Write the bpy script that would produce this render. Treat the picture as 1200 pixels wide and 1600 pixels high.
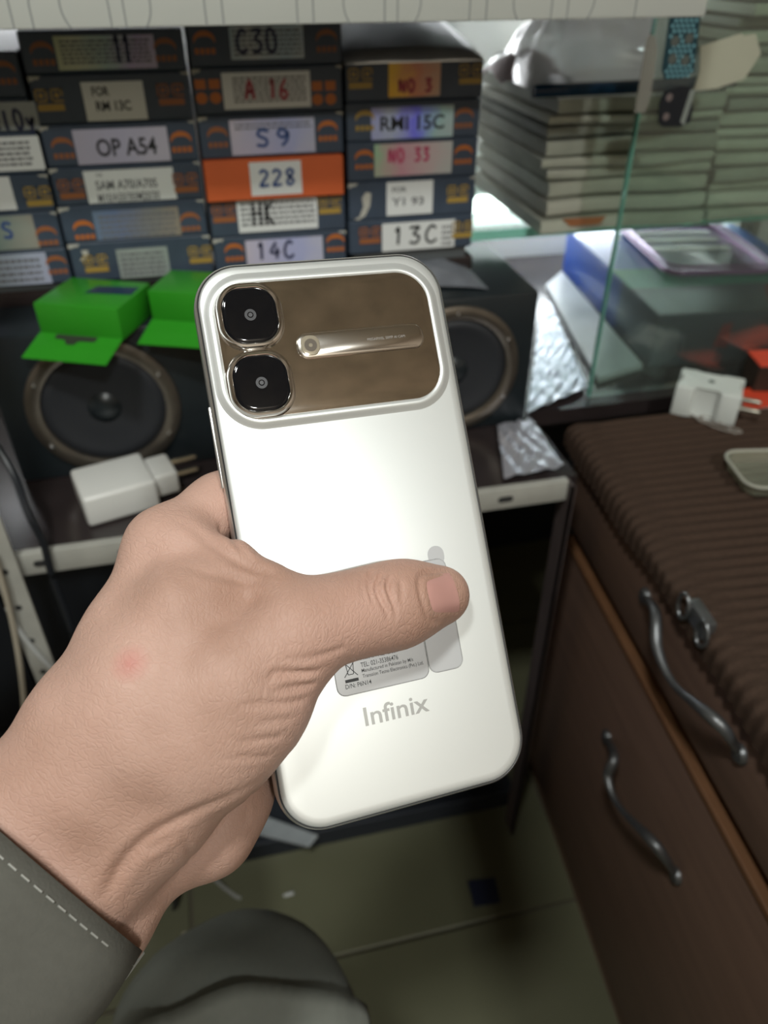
import bpy, bmesh, math, random
import numpy as np
from mathutils import Vector, Matrix
random.seed(7)
scene = bpy.context.scene
COL = scene.collection
for o in list(bpy.data.objects):
    bpy.data.objects.remove(o, do_unlink=True)

# ------------------------------------------------------------------ camera
FPX = 1200.0                       # focal length in pixels of the 1200x1600 frame
CAMH = 0.80
PITCH, YAW = math.radians(36.4), math.radians(13.0)
_fwd = Vector((math.sin(YAW)*math.cos(PITCH), math.cos(YAW)*math.cos(PITCH), -math.sin(PITCH)))
_right = Vector((math.cos(YAW), -math.sin(YAW), 0))
_up = _right.cross(_fwd)
CP = Vector((0, 0, CAMH))
cam_d = bpy.data.cameras.new('camera')
cam = bpy.data.objects.new('camera', cam_d)
COL.objects.link(cam)
rot = Matrix((_right, _up, -_fwd)).transposed()
cam.matrix_world = Matrix.Translation(CP) @ rot.to_4x4()
cam_d.sensor_fit = 'VERTICAL'
cam_d.sensor_height = 32.0
cam_d.lens = FPX/1600*32.0
cam_d.clip_start = 0.01
cam_d.dof.use_dof = True
cam_d.dof.focus_distance = 0.216
cam_d.dof.aperture_fstop = cam_d.lens/2.3
scene.camera = cam

# ------------------------------------------------------------------ world, exposure
scene.view_settings.view_transform = 'Standard'
scene.view_settings.look = 'None'
scene.view_settings.gamma = 1.0
scene.view_settings.use_curve_mapping = False
scene.view_settings.exposure = 0.0
W = bpy.data.worlds.new('world')
scene.world = W
W.use_nodes = True
W.node_tree.nodes['Background'].inputs[0].default_value = (0.75, 0.85, 0.9, 1)
W.node_tree.nodes['Background'].inputs[1].default_value = 0.02

# ------------------------------------------------------------------ ceiling lamps (area lights sit in the fixtures built below)
LAMPS = [((0.44, -1.95, 2.44), 0.20, 0.20, 42.0, (0.96, 1.0, 0.97)),
         ((-0.21, -0.16, 1.60), 0.11, 0.11, 9.4, (0.97, 1.0, 0.96))]
for i, (loc, sx, sy, pw, colr) in enumerate(LAMPS):
    ld = bpy.data.lights.new('ceiling_light', 'AREA')
    ld.shape = 'RECTANGLE'; ld.size = sx; ld.size_y = sy
    ld.energy = pw; ld.color = colr
    lo = bpy.data.objects.new('ceiling_light', ld)
    lo.location = loc
    COL.objects.link(lo)

# ------------------------------------------------------------------ pixel helpers
def ray(px, py):
    return _right*((px-600)/FPX) + _up*(-(py-800)/FPX) + _fwd
def onY(px, py, Y):
    d = ray(px, py); return CP + d*(Y/d.y)
def onZ(px, py, Z):
    d = ray(px, py); return CP + d*((Z-CAMH)/d.z)
def cam2w(x, y, d):
    return CP + _right*x + _up*y + _fwd*d

# ------------------------------------------------------------------ materials
MATS = {}
def mat(name, color, rough=0.5, metal=0.0, noise=0.0, nscale=40.0, bump=0.0, bscale=200.0, **kw):
    if name in MATS: return MATS[name]
    m = bpy.data.materials.new(name); m.use_nodes = True
    nt = m.node_tree; b = nt.nodes['Principled BSDF']
    b.inputs['Base Color'].default_value = (*color, 1)
    b.inputs['Roughness'].default_value = rough
    b.inputs['Metallic'].default_value = metal
    tc = nt.nodes.new('ShaderNodeTexCoord')
    if noise > 0:
        n = nt.nodes.new('ShaderNodeTexNoise'); n.inputs['Scale'].default_value = nscale
        n.inputs['Detail'].default_value = 4
        nt.links.new(tc.outputs['Object'], n.inputs['Vector'])
        mx = nt.nodes.new('ShaderNodeMix'); mx.data_type = 'RGBA'
        mx.inputs[6].default_value = (*[c*(1-noise) for c in color], 1)
        mx.inputs[7].default_value = (*[min(1, c*(1+noise)) for c in color], 1)
        nt.links.new(n.outputs['Fac'], mx.inputs[0])
        nt.links.new(mx.outputs[2], b.inputs['Base Color'])
    if bump > 0:
        n2 = nt.nodes.new('ShaderNodeTexNoise'); n2.inputs['Scale'].default_value = bscale
        n2.inputs['Detail'].default_value = 3
        nt.links.new(tc.outputs['Object'], n2.inputs['Vector'])
        bp = nt.nodes.new('ShaderNodeBump'); bp.inputs['Strength'].default_value = bump
        bp.inputs['Distance'].default_value = 0.002
        nt.links.new(n2.outputs['Fac'], bp.inputs['Height'])
        nt.links.new(bp.outputs['Normal'], b.inputs['Normal'])
    for k, v in kw.items():
        b.inputs[k].default_value = v
    MATS[name] = m
    return m

def thin_clear(name, tint, gloss=0.12, rough=0.05, film=0.0, filmcol=(0.8, 0.8, 0.8), glow=False):
    """thin clear sheet: transparent with a Fresnel gloss and an optional milky film"""
    if name in MATS: return MATS[name]
    m = bpy.data.materials.new(name); m.use_nodes = True
    nt = m.node_tree; nt.nodes.clear()
    out = nt.nodes.new('ShaderNodeOutputMaterial')
    tr = nt.nodes.new('ShaderNodeBsdfTransparent'); tr.inputs[0].default_value = (*tint, 1)
    gl = nt.nodes.new('ShaderNodeBsdfGlossy'); gl.inputs[0].default_value = (1, 1, 1, 1); gl.inputs['Roughness'].default_value = rough
    df = nt.nodes.new('ShaderNodeBsdfTranslucent' if glow else 'ShaderNodeBsdfDiffuse'); df.inputs[0].default_value = (*filmcol, 1)
    m1 = nt.nodes.new('ShaderNodeMixShader'); m1.inputs[0].default_value = film
    nt.links.new(tr.outputs[0], m1.inputs[1]); nt.links.new(df.outputs[0], m1.inputs[2])
    lw = nt.nodes.new('ShaderNodeLayerWeight'); lw.inputs[0].default_value = 0.3
    ma = nt.nodes.new('ShaderNodeMath'); ma.operation = 'MULTIPLY_ADD'; ma.inputs[1].default_value = 0.6; ma.inputs[2].default_value = gloss
    nt.links.new(lw.outputs['Fresnel'], ma.inputs[0])
    m2 = nt.nodes.new('ShaderNodeMixShader')
    nt.links.new(ma.outputs[0], m2.inputs[0]); nt.links.new(m1.outputs[0], m2.inputs[1]); nt.links.new(gl.outputs[0], m2.inputs[2])
    nt.links.new(m2.outputs[0], out.inputs[0])
    MATS[name] = m
    return m

def ramp_mat(name, axis, stops, rough=0.4, noise=0.0, nscale=30.0, metal=0.0, interp='LINEAR'):
    """flat printed colour bands along one local axis; stops = [(position in metres, colour)]"""
    if name in MATS: return MATS[name]
    m = bpy.data.materials.new(name); m.use_nodes = True
    nt = m.node_tree; b = nt.nodes['Principled BSDF']
    b.inputs['Roughness'].default_value = rough; b.inputs['Metallic'].default_value = metal
    tc = nt.nodes.new('ShaderNodeTexCoord'); sp = nt.nodes.new('ShaderNodeSeparateXYZ')
    nt.links.new(tc.outputs['Object'], sp.inputs[0])
    lo, hi = stops[0][0], stops[-1][0]
    mr = nt.nodes.new('ShaderNodeMapRange'); mr.inputs['From Min'].default_value = lo; mr.inputs['From Max'].default_value = hi
    nt.links.new(sp.outputs['XYZ'.index(axis)], mr.inputs['Value'])
    fac = mr.outputs[0]
    if noise > 0:
        n = nt.nodes.new('ShaderNodeTexNoise'); n.inputs['Scale'].default_value = nscale
        nt.links.new(tc.outputs['Object'], n.inputs['Vector'])
        ma = nt.nodes.new('ShaderNodeMath'); ma.operation = 'MULTIPLY_ADD'; ma.inputs[1].default_value = noise
        nt.links.new(n.outputs['Fac'], ma.inputs[0]); nt.links.new(fac, ma.inputs[2])
        sb = nt.nodes.new('ShaderNodeMath'); sb.operation = 'SUBTRACT'; sb.inputs[1].default_value = noise*0.5
        nt.links.new(ma.outputs[0], sb.inputs[0]); fac = sb.outputs[0]
    cr = nt.nodes.new('ShaderNodeValToRGB'); cr.color_ramp.interpolation = interp
    e = cr.color_ramp.elements
    while len(e) < len(stops): e.new(0.5)
    for i, (p, c) in enumerate(stops):
        e[i].position = (p-lo)/(hi-lo); e[i].color = (*c, 1)
    nt.links.new(fac, cr.inputs[0]); nt.links.new(cr.outputs[0], b.inputs['Base Color'])
    MATS[name] = m
    return m

# ------------------------------------------------------------------ object helpers
def tag(o, label=None, cat=None, group=None, kind=None):
    if label: o['label'] = label
    if cat: o['category'] = cat
    if group: o['group'] = group
    if kind: o['kind'] = kind
    return o
def empty(name, loc=(0, 0, 0), rz=0.0, label=None, cat=None, group=None, kind=None):
    o = bpy.data.objects.new(name, None); COL.objects.link(o)
    o.empty_display_size = 0.02
    o.location = loc; o.rotation_euler = (0, 0, rz)
    return tag(o, label, cat, group, kind)
def mobj(name, me, m, parent=None, smooth=False):
    if isinstance(me, bmesh.types.BMesh):
        d = bpy.data.meshes.new(name); me.to_mesh(d); me.free(); me = d
    if smooth:
        me.polygons.foreach_set('use_smooth', [True]*len(me.polygons))
        if smooth != 'all':
            try: me.set_sharp_from_angle(angle=math.radians(40))
            except Exception: pass
    me.materials.clear(); me.materials.append(m)
    o = bpy.data.objects.new(name, me); COL.objects.link(o)
    if parent: o.parent = parent
    return o
def pyd(verts, faces):
    me = bpy.data.meshes.new('m'); me.from_pydata([tuple(v) for v in verts], [], faces); me.update(); return me
def add_box(bm, lo, hi, bev=0.0, seg=2):
    r = bmesh.ops.create_cube(bm, size=1.0)
    vs = r['verts']
    c = [(a+b)/2 for a, b in zip(lo, hi)]; s = [b-a for a, b in zip(lo, hi)]
    for v in vs: v.co = Vector((c[0]+v.co.x*s[0], c[1]+v.co.y*s[1], c[2]+v.co.z*s[2]))
    if bev > 0:
        es = list({e for v in vs for e in v.link_edges})
        bmesh.ops.bevel(bm, geom=es, offset=bev, segments=seg, affect='EDGES', profile=0.5)
    return bm
def bx(lo, hi, bev=0.0, seg=2):
    return add_box(bmesh.new(), lo, hi, bev, seg)
def box_obj(name, lo, hi, m, parent=None, bev=0.0, seg=2):
    return mobj(name, bx(lo, hi, bev, seg), m, parent, smooth=bev > 0)
def prism(poly, z0, z1, bev=0.0, seg=2):
    bm = bmesh.new()
    a = [bm.verts.new((x, y, z0)) for x, y in poly]; b = [bm.verts.new((x, y, z1)) for x, y in poly]
    n = len(poly)
    bm.faces.new(a[::-1]); bm.faces.new(b)
    for i in range(n): bm.faces.new((a[i], a[(i+1) % n], b[(i+1) % n], b[i]))
    if bev > 0:
        bmesh.ops.bevel(bm, geom=list(bm.edges), offset=bev, segments=seg, affect='EDGES', profile=0.5)
    bmesh.ops.recalc_face_normals(bm, faces=bm.faces)
    return bm
def tube(pts, r, n=10, closed=False, caps=True, flat=1.0, upv=Vector((0, 0, 1))):
    pts = [Vector(p) for p in pts]
    rr = r if isinstance(r, (list, tuple)) else [r]*len(pts)
    V, F = [], []
    L = len(pts)
    for i, p in enumerate(pts):
        if closed: t = pts[(i+1) % L]-pts[i-1]
        else: t = pts[min(i+1, L-1)]-pts[max(i-1, 0)]
        t.normalize()
        s = t.cross(upv)
        if s.length < 1e-4: s = t.cross(Vector((1, 0, 0)))
        s.normalize(); u = s.cross(t)
        for k in range(n):
            a = 2*math.pi*k/n
            V.append(p + s*(math.cos(a)*rr[i]) + u*(math.sin(a)*rr[i]*flat))
    m = L if closed else L-1
    for i in range(m):
        j = (i+1) % L
        for k in range(n):
            F.append((i*n+k, i*n+(k+1) % n, j*n+(k+1) % n, j*n+k))
    if caps and not closed:
        F.append(tuple(range(n))[::-1]); F.append(tuple((L-1)*n+k for k in range(n)))
    return pyd(V, F)
def spline(pts, n=8):
    """Catmull-Rom through the points"""
    P = [Vector(p) for p in pts]; out = []
    for i in range(len(P)-1):
        p0 = P[max(i-1, 0)]; p1 = P[i]; p2 = P[i+1]; p3 = P[min(i+2, len(P)-1)]
        for k in range(n):
            t = k/n
            out.append(0.5*((2*p1)+(p2-p0)*t+(2*p0-5*p1+4*p2-p3)*t*t+(3*p1-p0-3*p2+p3)*t**3))
    out.append(P[-1]); return out
def lathe(profile, n=32, cap0=False, cap1=False):
    """profile = [(radius, height)] turned about local z"""
    V, F = [], []
    for r, h in profile:
        for k in range(n):
            a = 2*math.pi*k/n; V.append((r*math.cos(a), r*math.sin(a), h))
    for i in range(len(profile)-1):
        for k in range(n):
            F.append((i*n+k, i*n+(k+1) % n, (i+1)*n+(k+1) % n, (i+1)*n+k))
    if cap0: F.append(tuple(range(n))[::-1])
    if cap1: F.append(tuple((len(profile)-1)*n+k for k in range(n)))
    return V, F
def rrect(w, h, r, n=8, cx=0.0, cy=0.0):
    pts = []
    r = min(r, w/2-1e-6, h/2-1e-6)
    for (sx, sy, a0) in ((1, 1, 0), (-1, 1, 90), (-1, -1, 180), (1, -1, 270)):
        for k in range(n+1):
            a = math.radians(a0+90*k/n)
            pts.append((cx+sx*(w/2-r)+r*math.cos(a), cy+sy*(h/2-r)+r*math.sin(a)))
    return pts
def loft_rr(w, h, r, levels, n=8, cx=0.0, cy=0.0, cap0=False, cap1=True, fn=None):
    """stack of rounded rectangles; levels = [(inset, z)]"""
    V, F = [], []
    m = 4*(n+1)
    for ins, z in levels:
        for x, y in rrect(w-2*ins, h-2*ins, max(r-ins, 0.0003), n, cx, cy): V.append((x, y, z))
    for i in range(len(levels)-1):
        for k in range(m): F.append((i*m+k, i*m+(k+1) % m, (i+1)*m+(k+1) % m, (i+1)*m+k))
    if cap0: F.append(tuple(range(m))[::-1])
    if cap1: F.append(tuple((len(levels)-1)*m+k for k in range(m)))
    if fn: V = [fn(*v) for v in V]
    return pyd(V, F)
_txt = {}
def text_data(s, bold=0.0):
    k = (s, bold)
    if k in _txt: return _txt[k]
    cu = bpy.data.curves.new('t', 'FONT'); cu.body = s; cu.size = 1.0; cu.resolution_u = 3; cu.offset = bold
    o = bpy.data.objects.new('t', cu); COL.objects.link(o)
    dg = bpy.context.evaluated_depsgraph_get()
    me = bpy.data.meshes.new_from_object(o.evaluated_get(dg))
    V = [(v.co.x, v.co.y) for v in me.vertices]; F = [tuple(p.vertices) for p in me.polygons]
    bpy.data.objects.remove(o); bpy.data.curves.remove(cu); bpy.data.meshes.remove(me)
    _txt[k] = (V, F); return V, F
def text_mesh(s, fr, x0, y0, x1, y1, bold=0.0, w=0.0):
    """flat lettering filling the rectangle, mapped by fr(u,v,w)"""
    V, F = text_data(s, bold)
    ax, bx_ = min(v[0] for v in V), max(v[0] for v in V); ay, by = min(v[1] for v in V), max(v[1] for v in V)
    out = [fr(x0+(x-ax)/(bx_-ax)*(x1-x0), y0+(y-ay)/(by-ay)*(y1-y0), w) for x, y in V]
    return pyd(out, F)
GL = {'0': [[(.1, .5), (.2, .95), (.5, 1), (.8, .6), (.7, .1), (.4, 0), (.15, .2), (.1, .5)]],
      '1': [[(.3, .75), (.5, 1), (.45, 0)]], '2': [[(.1, .8), (.4, 1), (.8, .8), (.5, .4), (.1, 0), (.9, .05)]],
      '3': [[(.1, .95), (.8, .98), (.4, .6), (.8, .4), (.6, .03), (.1, .1)]], '4': [[(.6, 1), (.1, .4), (.9, .4)], [(.65, .7), (.6, 0)]],
      '6': [[(.7, 1), (.2, .5), (.2, .1), (.6, 0), (.8, .3), (.3, .4)]], '7': [[(.1, 1), (.85, 1), (.4, 0)]],
      '8': [[(.5, .5), (.2, .8), (.5, 1), (.8, .8), (.2, .2), (.5, 0), (.8, .25), (.5, .5)]],
      '9': [[(.8, .8), (.4, 1), (.2, .7), (.5, .5), (.8, .75), (.7, .3), (.4, 0)]],
      'A': [[(0, 0), (.45, 1), (.85, 0)], [(.15, .4), (.7, .4)]], 'C': [[(.85, .85), (.5, 1), (.15, .6), (.2, .15), (.55, 0), (.9, .2)]],
      'H': [[(.15, 1), (.1, 0)], [(.8, 1), (.75, 0)], [(.1, .5), (.8, .52)]], 'K': [[(.15, 1), (.1, 0)], [(.8, 1), (.15, .5), (.85, 0)]],
      'S': [[(.85, .9), (.4, 1), (.2, .7), (.7, .4), (.6, .05), (.1, .1)]], 'N': [[(.1, 0), (.15, 1), (.75, 0), (.85, 1)]],
      'O': [[(.1, .5), (.3, 1), (.8, .8), (.8, .2), (.4, 0), (.1, .5)]], 'e': [[(.15, .35), (.8, .4), (.5, .65), (.15, .3), (.5, 0), (.85, .15)]],
      'l': [[(.4, 1), (.4, .1), (.6, 0)]], 'y': [[(.15, .6), (.4, .2), (.8, .6)], [(.8, .6), (.4, -.3)]], ' ': [], 'J': [[(.3, 1), (.9, 1)], [(.65, 1), (.6, .1), (.2, .1)]]}
def hand_mesh(s, fr, x0, y0, x1, y1, th, w=0.0):
    """handwriting: flat pen strokes"""
    V, F = [], []
    cw = (x1-x0)/len(s)
    for i, ch in enumerate(s):
        for st in GL.get(ch, []):
            P = [Vector((x0+cw*(i+.08+.84*a), y0+(y1-y0)*b, 0)) for a, b in st]
            P = spline(P, 4) if len(P) > 2 else P
            b0 = len(V)
            for k, p in enumerate(P):
                t = (P[min(k+1, len(P)-1)]-P[max(k-1, 0)]); t = t.normalized() if t.length > 0 else Vector((1, 0, 0))
                nn = Vector((-t.y, t.x, 0))*th/2
                V.append(fr(p.x+nn.x, p.y+nn.y, w)); V.append(fr(p.x-nn.x, p.y-nn.y, w))
            for k in range(len(P)-1): F.append((b0+2*k, b0+2*k+1, b0+2*k+3, b0+2*k+2))
    return pyd(V, F)
def quads_mesh(rects, fr, w=0.0):
    V, F = [], []
    for (x0, y0, x1, y1) in rects:
        b = len(V); V += [fr(x0, y0, w), fr(x1, y0, w), fr(x1, y1, w), fr(x0, y1, w)]; F.append((b, b+1, b+2, b+3))
    return pyd(V, F)
def poly_mesh(polys, fr, w=0.0):
    V, F = [], []
    for p in polys:
        b = len(V); V += [fr(x, y, w) for x, y in p]; F.append(tuple(range(b, b+len(p))))
    return pyd(V, F)
def slab_label(x0, y0, x1, y1, fr, t=0.0002):
    V = [fr(x0, y0, 0), fr(x1, y0, 0), fr(x1, y1, 0), fr(x0, y1, 0), fr(x0, y0, t), fr(x1, y0, t), fr(x1, y1, t), fr(x0, y1, t)]
    return pyd(V, [(4, 5, 6, 7), (0, 1, 5, 4), (1, 2, 6, 5), (2, 3, 7, 6), (3, 0, 4, 7)])

# ------------------------------------------------------------------ implicit surfaces (smooth union of tapered capsules, surface nets)
def sd_capsules(P, caps, k):
    """P (N,3) float32; caps = [(a, b, ra, rb)]; smooth union radius k"""
    res = None
    for a, b, ra, rb in caps:
        a = np.array(a, np.float32); b = np.array(b, np.float32); ba = b-a
        pa = P-a
        h = np.clip((pa@ba)/max(float(ba@ba), 1e-12), 0, 1)
        d = np.linalg.norm(pa-h[:, None]*ba, axis=1)-(ra+(rb-ra)*h)
        if res is None: res = d
        else:
            hh = np.clip(k-np.abs(res-d), 0, None)/k
            res = np.minimum(res, d)-hh*hh*k*0.25
    return res
def surface_nets(fn, lo, hi, h):
    lo = np.array(lo); hi = np.array(hi)
    n = np.ceil((hi-lo)/h).astype(int)+1
    xs = [lo[i]+h*np.arange(n[i]) for i in range(3)]
    val = np.empty(tuple(n), np.float32)
    # evaluate only the blocks the surface can pass through
    BL = 8
    nb = [int(math.ceil(k/BL)) for k in n]
    cen = [lo[i]+h*(BL*np.arange(nb[i])+(BL-1)/2) for i in range(3)]
    CB = np.stack(np.meshgrid(*cen, indexing='ij'), -1).reshape(-1, 3)
    cv = fn(CB.astype(np.float32))
    val[:] = 1.0
    near = np.abs(cv) < h*BL*1.15+0.003
    far_in = np.argwhere((~near & (cv < 0)).reshape(nb))
    for a, b, c in far_in: val[a*BL:(a+1)*BL, b*BL:(b+1)*BL, c*BL:(c+1)*BL] = -1.0
    act_b = np.argwhere(near.reshape(nb))
    loc = np.stack(np.meshgrid(*[np.arange(BL)]*3, indexing='ij'), -1).reshape(-1, 3)
    for s_ in range(0, len(act_b), 700):
        blk = act_b[s_:s_+700]
        I = (blk[:, None, :]*BL+loc[None]).reshape(-1, 3)
        I = I[np.all(I < n, axis=1)]
        val[I[:, 0], I[:, 1], I[:, 2]] = fn((lo+h*I).astype(np.float32))
    ins = val < 0
    cnt = np.zeros(tuple(n-1), np.int8)
    corners = [(a, b, c) for a in (0, 1) for b in (0, 1) for c in (0, 1)]
    for a, b, c in corners: cnt += ins[a:n[0]-1+a, b:n[1]-1+b, c:n[2]-1+c]
    act = (cnt > 0) & (cnt < 8)
    idx = np.full(tuple(n-1), -1, np.int64); ii = np.argwhere(act); idx[act] = np.arange(len(ii))
    acc = np.zeros((len(ii), 3)); num = np.zeros(len(ii))
    for c0 in corners:
        for ax in range(3):
            if c0[ax]: continue
            c1 = list(c0); c1[ax] = 1
            v0 = val[ii[:, 0]+c0[0], ii[:, 1]+c0[1], ii[:, 2]+c0[2]]; v1 = val[ii[:, 0]+c1[0], ii[:, 1]+c1[1], ii[:, 2]+c1[2]]
            cr = (v0 < 0) != (v1 < 0)
            t = np.where(cr, v0/np.where(v0-v1 == 0, 1, v0-v1), 0)
            p = np.tile(np.array(c0, float), (len(ii), 1)); p[:, ax] += t
            acc += np.where(cr[:, None], p, 0); num += cr
    V = lo+h*(ii+acc/num[:, None])
    F = []
    for ax in range(3):
        b, c = (ax+1) % 3, (ax+2) % 3
        s0 = [slice(1, n[0]-1), slice(1, n[1]-1), slice(1, n[2]-1)]; s1 = list(s0)
        s0[ax] = slice(0, n[ax]-1); s1[ax] = slice(1, n[ax])
        A = ins[tuple(s0)]; B = ins[tuple(s1)]
        e = np.argwhere(A != B)
        e0 = e.copy(); e0[:, b] += 1; e0[:, c] += 1
        fl = A[tuple(e.T)]
        def cell(db, dc):
            q = e0.copy(); q[:, b] -= db; q[:, c] -= dc
            return idx[tuple(q.T)]
        Q = np.stack([cell(1, 1), cell(0, 1), cell(0, 0), cell(1, 0)], 1)
        Q[~fl] = Q[~fl][:, ::-1]
        F.append(Q)
    return V, np.concatenate(F)
def np_mesh(V, F):
    me = bpy.data.meshes.new('m')
    me.vertices.add(len(V)); me.vertices.foreach_set('co', np.asarray(V, np.float32).ravel())
    F = np.asarray(F, np.int32)
    me.loops.add(F.size); me.loops.foreach_set('vertex_index', F.ravel())
    me.polygons.add(len(F)); me.polygons.foreach_set('loop_start', np.arange(0, F.size, 4, dtype=np.int32))
    me.update(calc_edges=True); me.validate(); return me

#@@STRUCT
# ================================================================== SETTING
m_wall = mat('painted_wall', (0.55, 0.56, 0.54), 0.75, noise=0.06, nscale=3)
m_wall_w = mat('warm_wall', (0.50, 0.41, 0.33), 0.7, noise=0.12, nscale=2)
m_tile = mat('beige_tile', (0.10, 0.10, 0.060), 0.4, noise=0.15, nscale=9)
m_grout = mat('dark_grout', (0.10, 0.085, 0.06), 0.9)
floor = mobj('floor', bx((-2.0, -2.4, -0.03), (2.0, 1.0, -0.004)), m_grout); tag(floor, kind='structure')
TS = 0.40
tile_me = bx((0.0015, 0.0015, -0.02), (TS-0.0015, TS-0.0015, 0.0), 0.0012, 1)
tm = bpy.data.meshes.new('tile'); tile_me.to_mesh(tm); tile_me.free(); tm.materials.append(m_tile)
for i in range(-5, 5):
    for j in range(-7, 2):
        o = bpy.data.objects.new('tile', tm); COL.objects.link(o); o.parent = floor
        o.location = (-0.105+i*TS, 0.35+j*TS, 0)
def struct(name, lo, hi, m): return tag(box_obj(name, lo, hi, m), kind='structure')
struct('wall_back', (-2.0, 0.96, 0), (2.0, 1.0, 2.5), m_wall)
struct('wall_front', (-2.0, -2.44, 0), (2.0, -2.4, 2.5), m_wall_w)
struct('wall_left', (-2.04, -2.4, 0), (-2.0, 1.0, 2.5), m_wall_w)
struct('wall_right', (2.0, -2.4, 0), (2.04, 1.0, 2.5), m_wall_w)
struct('ceiling', (-2.04, -2.44, 2.5), (2.04, 1.0, 2.54), mat('ceiling_paint', (0.66, 0.58, 0.49), 0.8, noise=0.45, nscale=5))

# fixtures around the two lamps
loc, sx = LAMPS[0][0], LAMPS[0][1]
t = empty('ceiling_lamp', (loc[0], loc[1], 2.5), label='square white ceiling lamp up behind on the right', cat='lamp')
m_lampw = mat('white_lamp_metal', (0.8, 0.8, 0.8), 0.4)
bm = bmesh.new(); e = sx/2+0.012
for lo, hi in (((-e, -e, -0.055), (-e+.008, e, 0)), ((e-.008, -e, -0.055), (e, e, 0)), ((-e, -e, -0.055), (e, -e+.008, 0)), ((-e, e-.008, -0.055), (e, e, 0))): add_box(bm, lo, hi)
mobj('lamp_frame', bm, m_lampw, t)
mobj('lamp_plate', bx((-e, -e, -0.02), (e, e, -0.012)), m_lampw, t)
loc = LAMPS[1][0]
t = empty('pendant_lamp', loc, label='white pendant lamp hanging over the counter from the ceiling', cat='lamp')
V, F = lathe([(0.012, 0.075), (0.03, 0.07), (0.075, 0.03), (0.095, -0.006), (0.092, -0.006), (0.072, 0.026), (0.03, 0.06), (0.012, 0.065)], 40, cap0=True)
mobj('lamp_shade', pyd(V, F), m_lampw, t, True)
mobj('cord', tube([(0, 0, 0.07), (0, 0, 2.5-loc[2])], 0.003, 8), mat('lamp_cord', (0.5, 0.5, 0.5), 0.6), t)
V, F = lathe([(0.045, 2.5-loc[2]), (0.045, 2.48-loc[2]), (0.01, 2.465-loc[2])], 24, cap1=True)
mobj('ceiling_rose', pyd(V, F), m_lampw, t, True)

# ================================================================== RACK
m_board = mat('dark_glossy_laminate', (0.024, 0.018, 0.018), 0.22, noise=0.4, nscale=30)
m_angle = mat('grey_painted_angle', (0.36, 0.355, 0.32), 0.45, noise=0.18, nscale=60)
m_slot = mat('slot_dark', (0.02, 0.02, 0.02), 0.8)
m_fascia = mat('white_laminate', (0.52, 0.54, 0.505), 0.45, noise=0.03, nscale=20)
m_line = mat('grey_printed_line', (0.26, 0.27, 0.265), 0.6)
m_black = mat('black_void_and_base', (0.010, 0.013, 0.019), 0.6)
rack = empty('shelf_rack', (0, 0.44, 0), label='grey slotted metal shelf rack holding the boxes and speakers', cat='shelf')
rack.location = (0, 0, 0)
ZS = 0.473
# L-shaped middle board
poly = [(-0.34, 0.445), (0.255, 0.445), (0.255, 0.545), (0.72, 0.545), (0.72, 0.94), (-0.34, 0.94)]
mobj('shelf_board', prism(poly, ZS-0.014, ZS), m_board, rack)
# front angle lip of the middle board with slots
lip = box_obj('front_rail', (-0.34, 0.438, ZS-0.017), (0.245, 0.4445, ZS+0.001), m_angle, rack, 0.0008)
for i in range(10):
    x = -0.30+i*0.055
    mobj('slot', prism(rrect(0.012, 0.005, 0.0025, 4), 0, 0.0004), m_slot, lip).matrix_local = Matrix.Translation((x, 0.4379, ZS-0.008)) @ Matrix.Rotation(math.radians(90), 4, 'X')
# posts
def post(x0, x1, y0, y1, slots=True, top=0.86, m=None):
    bm = bmesh.new()
    add_box(bm, (x0, y0, 0), (x1, y0+0.002, top)); add_box(bm, (x0, y0, 0), (x0+0.002, y1, top))
    p = mobj('post', bm, m or m_angle, rack)
    if slots:
        for k in range(26):
            z = 0.02+k*0.032
            mobj('slot', prism(rrect(0.0045, 0.0045, 0.0022, 4), 0, 0.0003), m_slot, p).matrix_local = Matrix.Translation(((x0+x1)/2, y0-0.0001, z)) @ Matrix.Rotation(math.radians(90), 4, 'X')
post(-0.166, -0.148, 0.430, 0.448)
post(0.2455, 0.2485, 0.432, 0.452, False, ZS-0.001, mat('brown_shade_angle', (0.075, 0.058, 0.056), 0.5, noise=0.3, nscale=60))  # dimness of the right post painted in as a darker brown
post(-0.34, -0.31, 0.905, 0.94); post(0.69, 0.72, 0.905, 0.94)
# top board with a white printed fascia in front
ZF = 0.7655
mobj('shelf_board', bx((-0.40, 0.508, ZF+0.012), (0.31, 0.94, ZF+0.03)), m_board, rack)
fas = box_obj('fascia', (-0.40, 0.492, ZF), (0.312, 0.508, ZF+0.11), m_fascia, rack, 0.001)
def fr_fas(u, v, w): return (u, 0.4918-w, v)
def polyline(pts, th):
    P = [Vector((a, b, 0)) for a, b in pts]
    V, F = [], []
    for k, p in enumerate(P):
        t = (P[min(k+1, len(P)-1)]-P[max(k-1, 0)]).normalized(); nn = Vector((-t.y, t.x, 0))*th/2
        V += [fr_fas(p.x+nn.x, p.y+nn.y, 0), fr_fas(p.x-nn.x, p.y-nn.y, 0)]
    for k in range(len(P)-1): F.append((2*k, 2*k+1, 2*k+3, 2*k+2))
    return pyd(V, F)
def fx(px, py=30): q = onY(px, py, 0.492); return q.x
zt = ZF+0.11
for px in (19, 322, 349, 465, 490, 601, 621, 733, 759, 860, 885, 990):
    mobj('printed_line', polyline([(fx(px), ZF), (fx(px), zt)], 0.0010), m_line, fas)
def corner(x, s, r=0.016, h=0.010):
    """outline corner: straight down, then a quarter turn towards s, cut by the lower edge"""
    P = [(x, zt), (x, ZF+h)]
    e = math.asin(h/r)
    P += [(x+s*(r-r*math.cos(e*k/8)), ZF+h-r*math.sin(e*k/8)) for k in range(1, 9)]
    return P
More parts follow.
